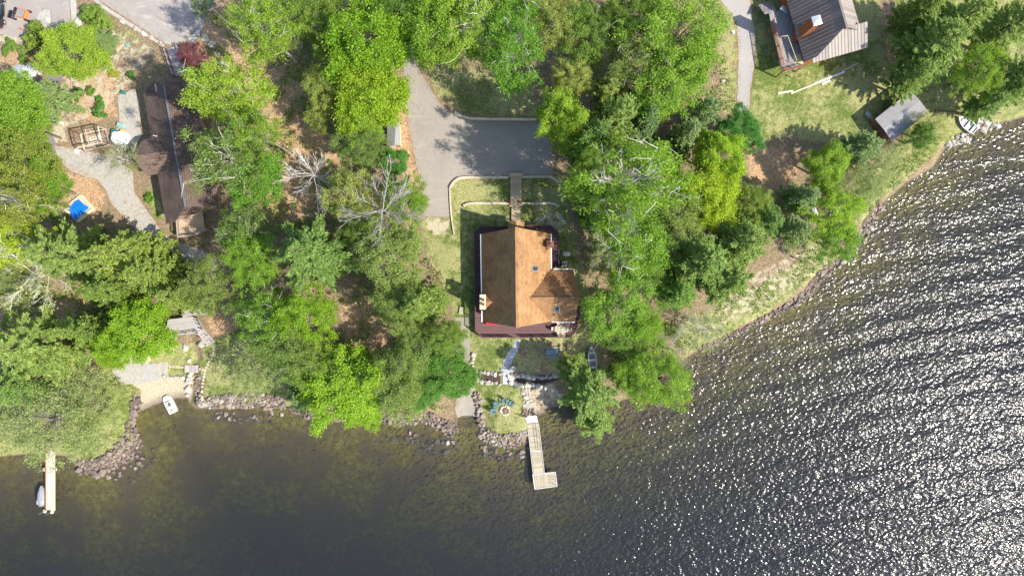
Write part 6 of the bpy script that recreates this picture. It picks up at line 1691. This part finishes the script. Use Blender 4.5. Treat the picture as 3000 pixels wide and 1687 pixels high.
# ------------------------------------------------------------------ left side things
# open timber frame enclosure
rawt = plain('raw_lumber', (.56, .46, .38), (.44, .36, .30), 2.5, .8)
darkt = plain('dark_lumber', (.16, .085, .065), (.10, .055, .045), 2.5, .7)
F = [G(a, b) for a, b in ((239, 394.7), (312, 380), (325.5, 427), (252, 442.7))]
c = sum(F, Vector()) / 4; fz = c.z
gz_ = empty('timber_frame', (c.x, c.y, fz), 'open wooden frame enclosure with raised beds below the orange litter', 'garden frame')
ht = 2.3
T4 = [Vector((p.x, p.y, fz + ht)) for p in F]; B4 = [Vector((p.x, p.y, fz)) for p in F]
for i in range(4):
    m = MB(); m.bar(B4[i] - Vector((0, 0, .2)), T4[i], .11); m.build('post', darkt if i in (0, 3) else rawt, gz_)
    j = (i + 1) % 4; m = MB(); m.bar(T4[i], T4[j], .12, .14); m.build('top_beam', darkt if i in (0, 3) else rawt, gz_)
    m = MB(); m.bar(B4[i] + Vector((0, 0, .3)), B4[j] + Vector((0, 0, .3)), .12, .3); m.build('sill', rawt, gz_)
    mid, mtop = (B4[i] + B4[j]) / 2, (T4[i] + T4[j]) / 2; m = MB(); m.bar(mid, mtop, .09); m.build('post', rawt, gz_)
m = MB(); m.bar((T4[0] + T4[1]) / 2, (T4[2] + T4[3]) / 2, .1, .12); m.build('top_beam', rawt, gz_)
ins_ = [fz_ + (c - fz_) * .28 for fz_ in B4]
m = MB(); m.prism([p[:2] for p in ins_], fz, fz + .32); m.build('raised_bed', plain('tan_soil', (.34, .27, .19), (.26, .2, .14), 3., .9, bumpd=.03), gz_)
m = MB(); a = (ins_[0] + ins_[2]) / 2; m.box((a.x + .1, a.y + .1, fz + .345), (1.9, .9, .05), R(13)); m.build('potting_board', rawt, gz_)
m = MB(); m.box((a.x - .2, a.y + .25, fz + .40), (.8, .12, .05), R(13)); m.build('garden_tool', plain('orange_plastic', (.65, .16, .03), (.5, .12, .02), 2., .5), gz_)
# white covered heap
p = G(356, 406); e = empty('covered_grill', (p.x, p.y, p.z), 'white fabric covered heap between the wooden frame and the house', 'covered furniture')
m = MB(); g = np.random.default_rng(3); rings = [(1.28, 0), (1.25, .45), (1.1, .95), (.85, 1.15), (.4, 1.25), (.02, 1.22)]; n = 18; vs = []
for r_, z in rings:
    for k_ in range(n): a = k_ / n * 6.283; rr = r_ * (1 + .07 * math.sin(k_ * 2.1) + g.uniform(-.03, .03)) * (abs(math.cos(a)) ** 4 + abs(math.sin(a)) ** 4) ** -.18; vs.append((rr * math.cos(a) * 1.05, rr * math.sin(a) * .85, z + g.uniform(-.04, .04)))
m.add(vs, [(i * n + q, i * n + (q + 1) % n, (i + 1) * n + (q + 1) % n, (i + 1) * n + q) for i in range(len(rings) - 1) for q in range(n)]); m.build('fabric_cover', plain('white_tarp', (.72, .73, .75), (.62, .63, .65), 1.5, .6, bumpd=.03), e, local=True, smooth=True)
m = MB(); m.box((0, -1.05, .18), (1.1, .25, .3)); m.build('base', galv, e, local=True)
for px, py, s, c1, lb in ((358, 369, (1.0, .62, .55), (.30, .48, .46), 'pale teal lidded bin beside the gravel yard'), (364, 387, (.5, .42, .6), (.62, .55, .02), 'yellow bin by the white covered heap'), (340, 388, (.62, .62, .7), (.02, .14, .12), 'dark green bin by the white covered heap'), (365, 273, (.55, .5, .5), (.03, .17, .15), 'dark green box at the top of the gravel yard')):
    p = G(px, py); e = empty('bin', (p.x, p.y, p.z), lb, 'bin', rz=R(-15)); mt = plain('bin_%d' % px, c1, None, 3., .5)
    m = MB(); m.box((0, 0, s[2] / 2), s); m.build('body', mt, e, local=True, bevel=.04)
    m = MB(); m.box((0, 0, s[2] + .04), (s[0] * 1.06, s[1] * 1.06, .07)); m.build('lid', mt, e, local=True, bevel=.02)
p = G(373, 132, .1); m = MB(); m.lathe(p, [(.42, -.1), (.42, .04), (.3, .09), (.02, .1)], 14); tag(m.build('well_cover', plain('green_cover', (.20, .30, .27), (.15, .23, .2), 3., .6)), 'round green utility cover above the leaf litter', 'utility cover')
# blue tarpaulin over a timber sandbox
P = [G(a, b) for a, b in ((242, 573), (278, 612), (232, 648), (193, 612))]
c = sum(P, Vector()) / 4; e = empty('sandbox', (c.x, c.y, c.z), 'timber edged sandbox half covered by the blue tarpaulin', 'sandbox')
for i in range(4): m = MB(); a, b = P[i], P[(i + 1) % 4]; m.bar(a + Vector((0, 0, .2)), b + Vector((0, 0, .2)), .42, .4); m.build('timber', timber, e)
m = MB(); m.prism([(c + (p - c) * .95)[:2] for p in P], c.z, c.z + .12); m.build('sand', MATS['pale_timber'], e)
bm_ = MB(); N = 14; vs = []; g = np.random.default_rng(8)
cc = [G(a, b) for a, b in ((236, 586), (266, 610), (226, 650), (190, 608))]
for i in range(N + 1):
    for j in range(N + 1):
        s, t = i / N, j / N; p = (cc[0] * (1 - s) + cc[1] * s) * (1 - t) + (cc[3] * (1 - s) + cc[2] * s) * t
        vs.append((p.x + .05 * math.sin(9 * t), p.y + .05 * math.sin(8 * s), c.z + .52 + .10 * math.sin(5 * s + 3 * t) * math.cos(6 * t) + .05 * g.uniform(-1, 1) - .45 * max(0, t - .8)))
bm_.add(vs, [(i * (N + 1) + j, (i + 1) * (N + 1) + j, (i + 1) * (N + 1) + j + 1, i * (N + 1) + j + 1) for i in range(N) for j in range(N)])
o = bm_.build('tarpaulin', plain('blue_tarp', (.005, .155, .60), (.004, .11, .46), 1.2, .35, spec=.5), smooth=True); solid(o, .02); tag(o, 'bright blue tarpaulin spread over the sandbox', 'tarpaulin')
p = G(117, 603); e = empty('orange_sled', (p.x, p.y, p.z + .1), 'orange plastic tub under the trees at the left', 'tub', rz=R(30))
m = MB(); m.lathe((0, 0, 0), [(.45, 0), (.7, .42), (.74, .44), (.74, .48), (.66, .46), (.42, .05), (.02, .04)], 14, 1.0, .8); m.build('shell', plain('orange_tub', (.62, .10, .012), (.5, .07, .01), 2., .5), e, local=True)
# cream board on the gravel pad
p = G(433, 1046, .5); e = empty('cream_table', (p.x, p.y, terr(p.x, p.y)), 'pale yellow square table on the gravel pad by the beach', 'table', rz=R(-4))
m = MB(); m.box((0, 0, .7), (1.1, 1.2, .06)); m.build('table_top', plain('pale_yellow', (.72, .68, .40), (.62, .58, .34), 2., .5), e, local=True)
for x in (-.45, .45):
    for y in (-.5, .5): m = MB(); m.box((x, y, .34), (.07, .07, .68)); m.build('leg', rawt, e, local=True)
# grey deck with two stairs
greyb = plank_mat('grey_deck_boards', (.40, .37, .36), (.30, .275, .27), .14, 'y', rot=R(-8))
greyw = plain('grey_timber', (.42, .38, .36), (.31, .28, .265), 2.5, .8)
kk = 180 / 869; X = lambda x, y, z: W(480 + x * kk, 900 + y * kk, z)
z0 = G(570, 950).z; zt4 = z0 + 1.3
dc = X(300, 260, z0); dk4 = empty('lake_deck', (dc.x, dc.y, z0), 'grey weathered deck with two flights of stairs below the hemlocks', 'deck')
m = MB(); m.prism([X(a, b, zt4)[:2] for a, b in ((60, 170), (240, 150), (400, 130), (500, 180), (560, 330), (480, 365), (180, 395), (40, 420), (30, 300))], zt4 - .2, zt4); m.build('deck_boards', greyb, dk4)
m = MB(); m.prism([X(a, b, zt4 + 1)[:2] for a, b in ((230, 60), (500, -10), (600, 20), (560, 110), (420, 110), (240, 150))], zt4 + .25, zt4 + .4); m.build('upper_landing', greyb, dk4)
def stair(a0, a1, b0, b1, n, zA, zB):
    """from edge a0-a1 down to edge b0-b1 (pixels of the enlarged view)"""
    for i in range(n):
        t = (i + .5) / n; z = zA + (zB - zA) * t
        p = X(a0[0] + (b0[0] - a0[0]) * t, a0[1] + (b0[1] - a0[1]) * t, z); q = X(a1[0] + (b1[0] - a1[0]) * t, a1[1] + (b1[1] - a1[1]) * t, z)
        m = MB(); m.bar(p, q, .26, .05); m.build('step', greyw, dk4)
    for p0, p1 in ((a0, b0), (a1, b1)):
        for hh in (.95, .5):
            m = MB(); m.bar(X(*p0, zA + hh), X(*p1, zB + hh), .1, .06); m.build('stair_rail', greyw, dk4)
        for t in (.03, .5, .97):
            z = zA + (zB - zA) * t; p = X(p0[0] + (p1[0] - p0[0]) * t, p0[1] + (p1[1] - p0[1]) * t, z); m = MB(); m.box(p + Vector((0, 0, .5)), (.1, .1, 1.05)); m.build('stair_post', greyw, dk4)
gb = G(610, 1012).z + .1
stair((480, 370), (560, 310), (625, 545), (715, 490), 8, zt4 - .1, gb)
stair((50, 420), (165, 400), (75, 575), (180, 570), 7, zt4 - .1, gb)
for a, b in (((170, 395), (480, 345)), ((30, 300), (45, 415)), ((500, 200), (560, 310))):
    for hh in (.95, .5): m = MB(); m.bar(X(*a, zt4 + hh), X(*b, zt4 + hh), .1, .06); m.build('deck_rail', greyw, dk4)
    for t in (0, .5, 1): p = X(a[0] + (b[0] - a[0]) * t, a[1] + (b[1] - a[1]) * t, zt4); m = MB(); m.box(p + Vector((0, 0, .5)), (.1, .1, 1.05)); m.build('deck_post', greyw, dk4)
# footbridge
a, b = G(542, 1079.5), G(584, 1079.5); fb = empty('footbridge', ((a.x + b.x) / 2, a.y, (a.z + b.z) / 2), 'small grey plank footbridge over the creek', 'footbridge')
planks(fb, (a.x, a.y, 0), (b.x, b.y, 0), 1.2, 13, max(a.z, b.z) + .22, greyw, gapf=.88)
for s in (-.45, .45): m = MB(); m.bar((a.x, a.y + s, max(a.z, b.z) + .12), (b.x, a.y + s, max(a.z, b.z) + .12), .1, .14); m.build('beam', greyw, fb)
# stair walkway by the road
wk0 = G(520, 180); wk = empty('stair_walkway', (wk0.x, wk0.y, wk0.z), 'pinkish wooden stair walkway from the road to the brown house', 'stairs')
pinkw = plain('pinkish_boards', (.40, .33, .32), (.31, .255, .25), 2.5, .8)
aa, bb = G(508, 142), G(535, 222)
planks(wk, (aa.x, aa.y, 0), (bb.x, bb.y, 0), 1.75, 20, lambda p: terr(p.x, p.y) + .45, pinkw, name='step')
for s in (-1, 1):
    d = (bb - aa).normalized(); n_ = Vector((-d.y, d.x, 0)) * s * 1.0
    for hh in (.9, 1.35): m = MB(); m.bar(aa + n_ + Vector((0, 0, hh)), bb + n_ + Vector((0, 0, hh)), .08, .06); m.build('handrail', pinkw, wk)
    for t in (0, .33, .66, 1): p = aa.lerp(bb, t) + n_; m = MB(); m.box(p + Vector((0, 0, .7)), (.1, .1, 1.4)); m.build('post', darkt, wk)
# pickup at the left edge
blk = plain('black_paint', (.018, .019, .022), (.012, .012, .014), 1., .18, spec=.6)
chrome = plain('chrome', (.7, .72, .74), (.6, .62, .64), 2., .15, metal=.9)
tyre = plain('tyre', (.025, .025, .026), (.015, .015, .016), 4., .8)
redl = plain('tail_red', (.55, .01, .01), (.4, .008, .008), 2., .3)
p = G(0, 36); e = empty('pickup_truck', (p.x, p.y, p.z + .03), 'black pickup truck parked at the upper left edge', 'truck')
m = MB(); m.box((0, 0, .75), (1.95, 5.5, .55)); m.build('body', blk, e, local=True, bevel=.12)
m = MB(); m.prism([(-.95, -2.7), (-.75, -2.7), (-.75, -.95), (-.95, -.95)], 1.0, 1.28); m.prism([(.75, -2.7), (.95, -2.7), (.95, -.95), (.75, -.95)], 1.0, 1.28); m.prism([(-.75, -2.72), (.75, -2.72), (.75, -2.6), (-.75, -2.6)], 1.0, 1.28); m.build('cargo_bed', blk, e, local=True)
m = MB(); m.box((0, -1.8, 1.03), (1.5, 1.6, .02)); m.build('bed_floor', darkm, e, local=True)
cab = MB(); cab.add([(-.92, -.95, 1.02), (.92, -.95, 1.02), (.92, 1.1, 1.02), (-.92, 1.1, 1.02), (-.74, -.75, 1.78), (.74, -.75, 1.78), (.74, .45, 1.78), (-.74, .45, 1.78)], [(0, 3, 2, 1), (4, 5, 6, 7), (0, 1, 5, 4), (1, 2, 6, 5), (2, 3, 7, 6), (3, 0, 4, 7)]); cab.build('cab', blk, e, local=True, bevel=.05)
m = MB(); m.add([(-.78, 1.04, 1.12), (.78, 1.04, 1.12), (.68, .53, 1.72), (-.68, .53, 1.72)], [(0, 1, 2, 3)]); m.v = [(x, y + .03, z + .03) for x, y, z in m.v]; m.build('windscreen', glass, e, local=True)
for s in (-1, 1):
    m = MB(); m.add([(s * .915, -.8, 1.1), (s * .915, .9, 1.1), (s * .78, .42, 1.68), (s * .78, -.65, 1.68)], [(0, 1, 2, 3) if s > 0 else (3, 2, 1, 0)]); m.v = [(x + s * .02, y, z) for x, y, z in m.v]; m.build('side_window', glass, e, local=True)
    m = MB(); m.box((s * 1.02, .75, 1.12), (.2, .12, .14)); m.build('mirror', chrome, e, local=True, bevel=.02)
    m = MB(); m.box((s * .88, -2.77, .92), (.14, .06, .3)); m.build('tail_light', redl, e, local=True)
    m = MB(); m.bar((s * .86, -2.6, 1.30), (s * .86, -.95, 1.30), .04, .04); m.build('bed_rail', chrome, e, local=True)
    m = MB(); m.box((s * .99, .05, .42), (.16, 1.9, .05)); m.build('running_board', chrome, e, local=True)
    for y in (-1.75, 1.75):
        m = MB(); m.tube([(s * .8, y, .38), (s * 1.02, y, .38)], .39, 18); w_ = m.build('wheel', tyre, e, local=True)
        m = MB(); m.tube([(s * 1.0, y, .38), (s * 1.035, y, .38)], .22, 14); m.build('rim', chrome, w_, local=True)
m = MB(); m.box((0, -2.82, .55), (1.8, .14, .2)); m.build('bumper', chrome, e, local=True, bevel=.03)
# utility vehicle
orp = MATS['orange_plastic']
p = G(66, 46); e = empty('utility_vehicle', (p.x, p.y, p.z + .03), 'orange and black utility vehicle with grey cargo bed on the parking area', 'utility vehicle', rz=R(-16))
m = MB(); m.box((.25, .1, .62), (1.7, 1.25, .10)); m.build('bed_floor', plain('grey_bed', (.24, .23, .22), (.17, .165, .16), 3., .7), e, local=True)
for x, y, sx, sy, mt in ((.25, .72, 1.7, .05, orp), (.25, -.52, 1.7, .05, orp), (-.6, .1, .16, 1.3, blk)): m = MB(); m.box((x, y, .80), (sx, sy, .32)); m.build('bed_side', mt, e, local=True)
m = MB(); m.box((1.15, .1, .78), (.34, 1.3, .5)); m.build('hood', orp, e, local=True, bevel=.07)
m = MB(); m.box((-1.15, -.45, .62), (.75, 1.2, .5)); m.build('seat_bench', blk, e, local=True, bevel=.1)
for y in (-.85, -.4, .05): m = MB(); m.bar((-.85, y, .88), (-.35, y - .05, .88), .05, .05); m.build('roll_bar', galv, e, local=True)
for x, y in ((1.15, -.62), (1.15, .82), (-.8, -.9), (-.8, .72)):
    m = MB(); m.tube([(x, y - .12, .32), (x, y + .12, .32)], .32, 14); m.build('wheel', tyre, e, local=True)
p = G(62, 86); m = MB(); m.lathe(p, [(.2, 0), (.22, .05), (.05, .45), (.02, .46)], 12); tag(m.build('traffic_cone', orp), 'small orange cone under the olive shrub by parking', 'cone')
# crates and cloth in the right-hand woods
for px, py, lb, c1 in ((2928, 105, 'grey stack of planks under the right pines', (.34, .32, .31)), (2945, 258, 'turquoise tarp scrap under the right edge pines', (.10, .50, .50))):
    p = G(px, py); e = empty('plank_stack' if 'planks' in lb else 'tarp_bundle', (p.x, p.y, p.z), lb, 'planks' if 'planks' in lb else 'tarp', rz=R(20)); mt = plain('mat_%d' % px, c1, None, 3., .7)
    for i in range(4): m = MB(); m.box((0, -.45 + i * .3, .2 + .03 * (i % 2)), (1.4 if 'planks' in lb else .8, .26, .12)); m.build('plank' if 'planks' in lb else 'fold', mt, e, local=True, bevel=.02)
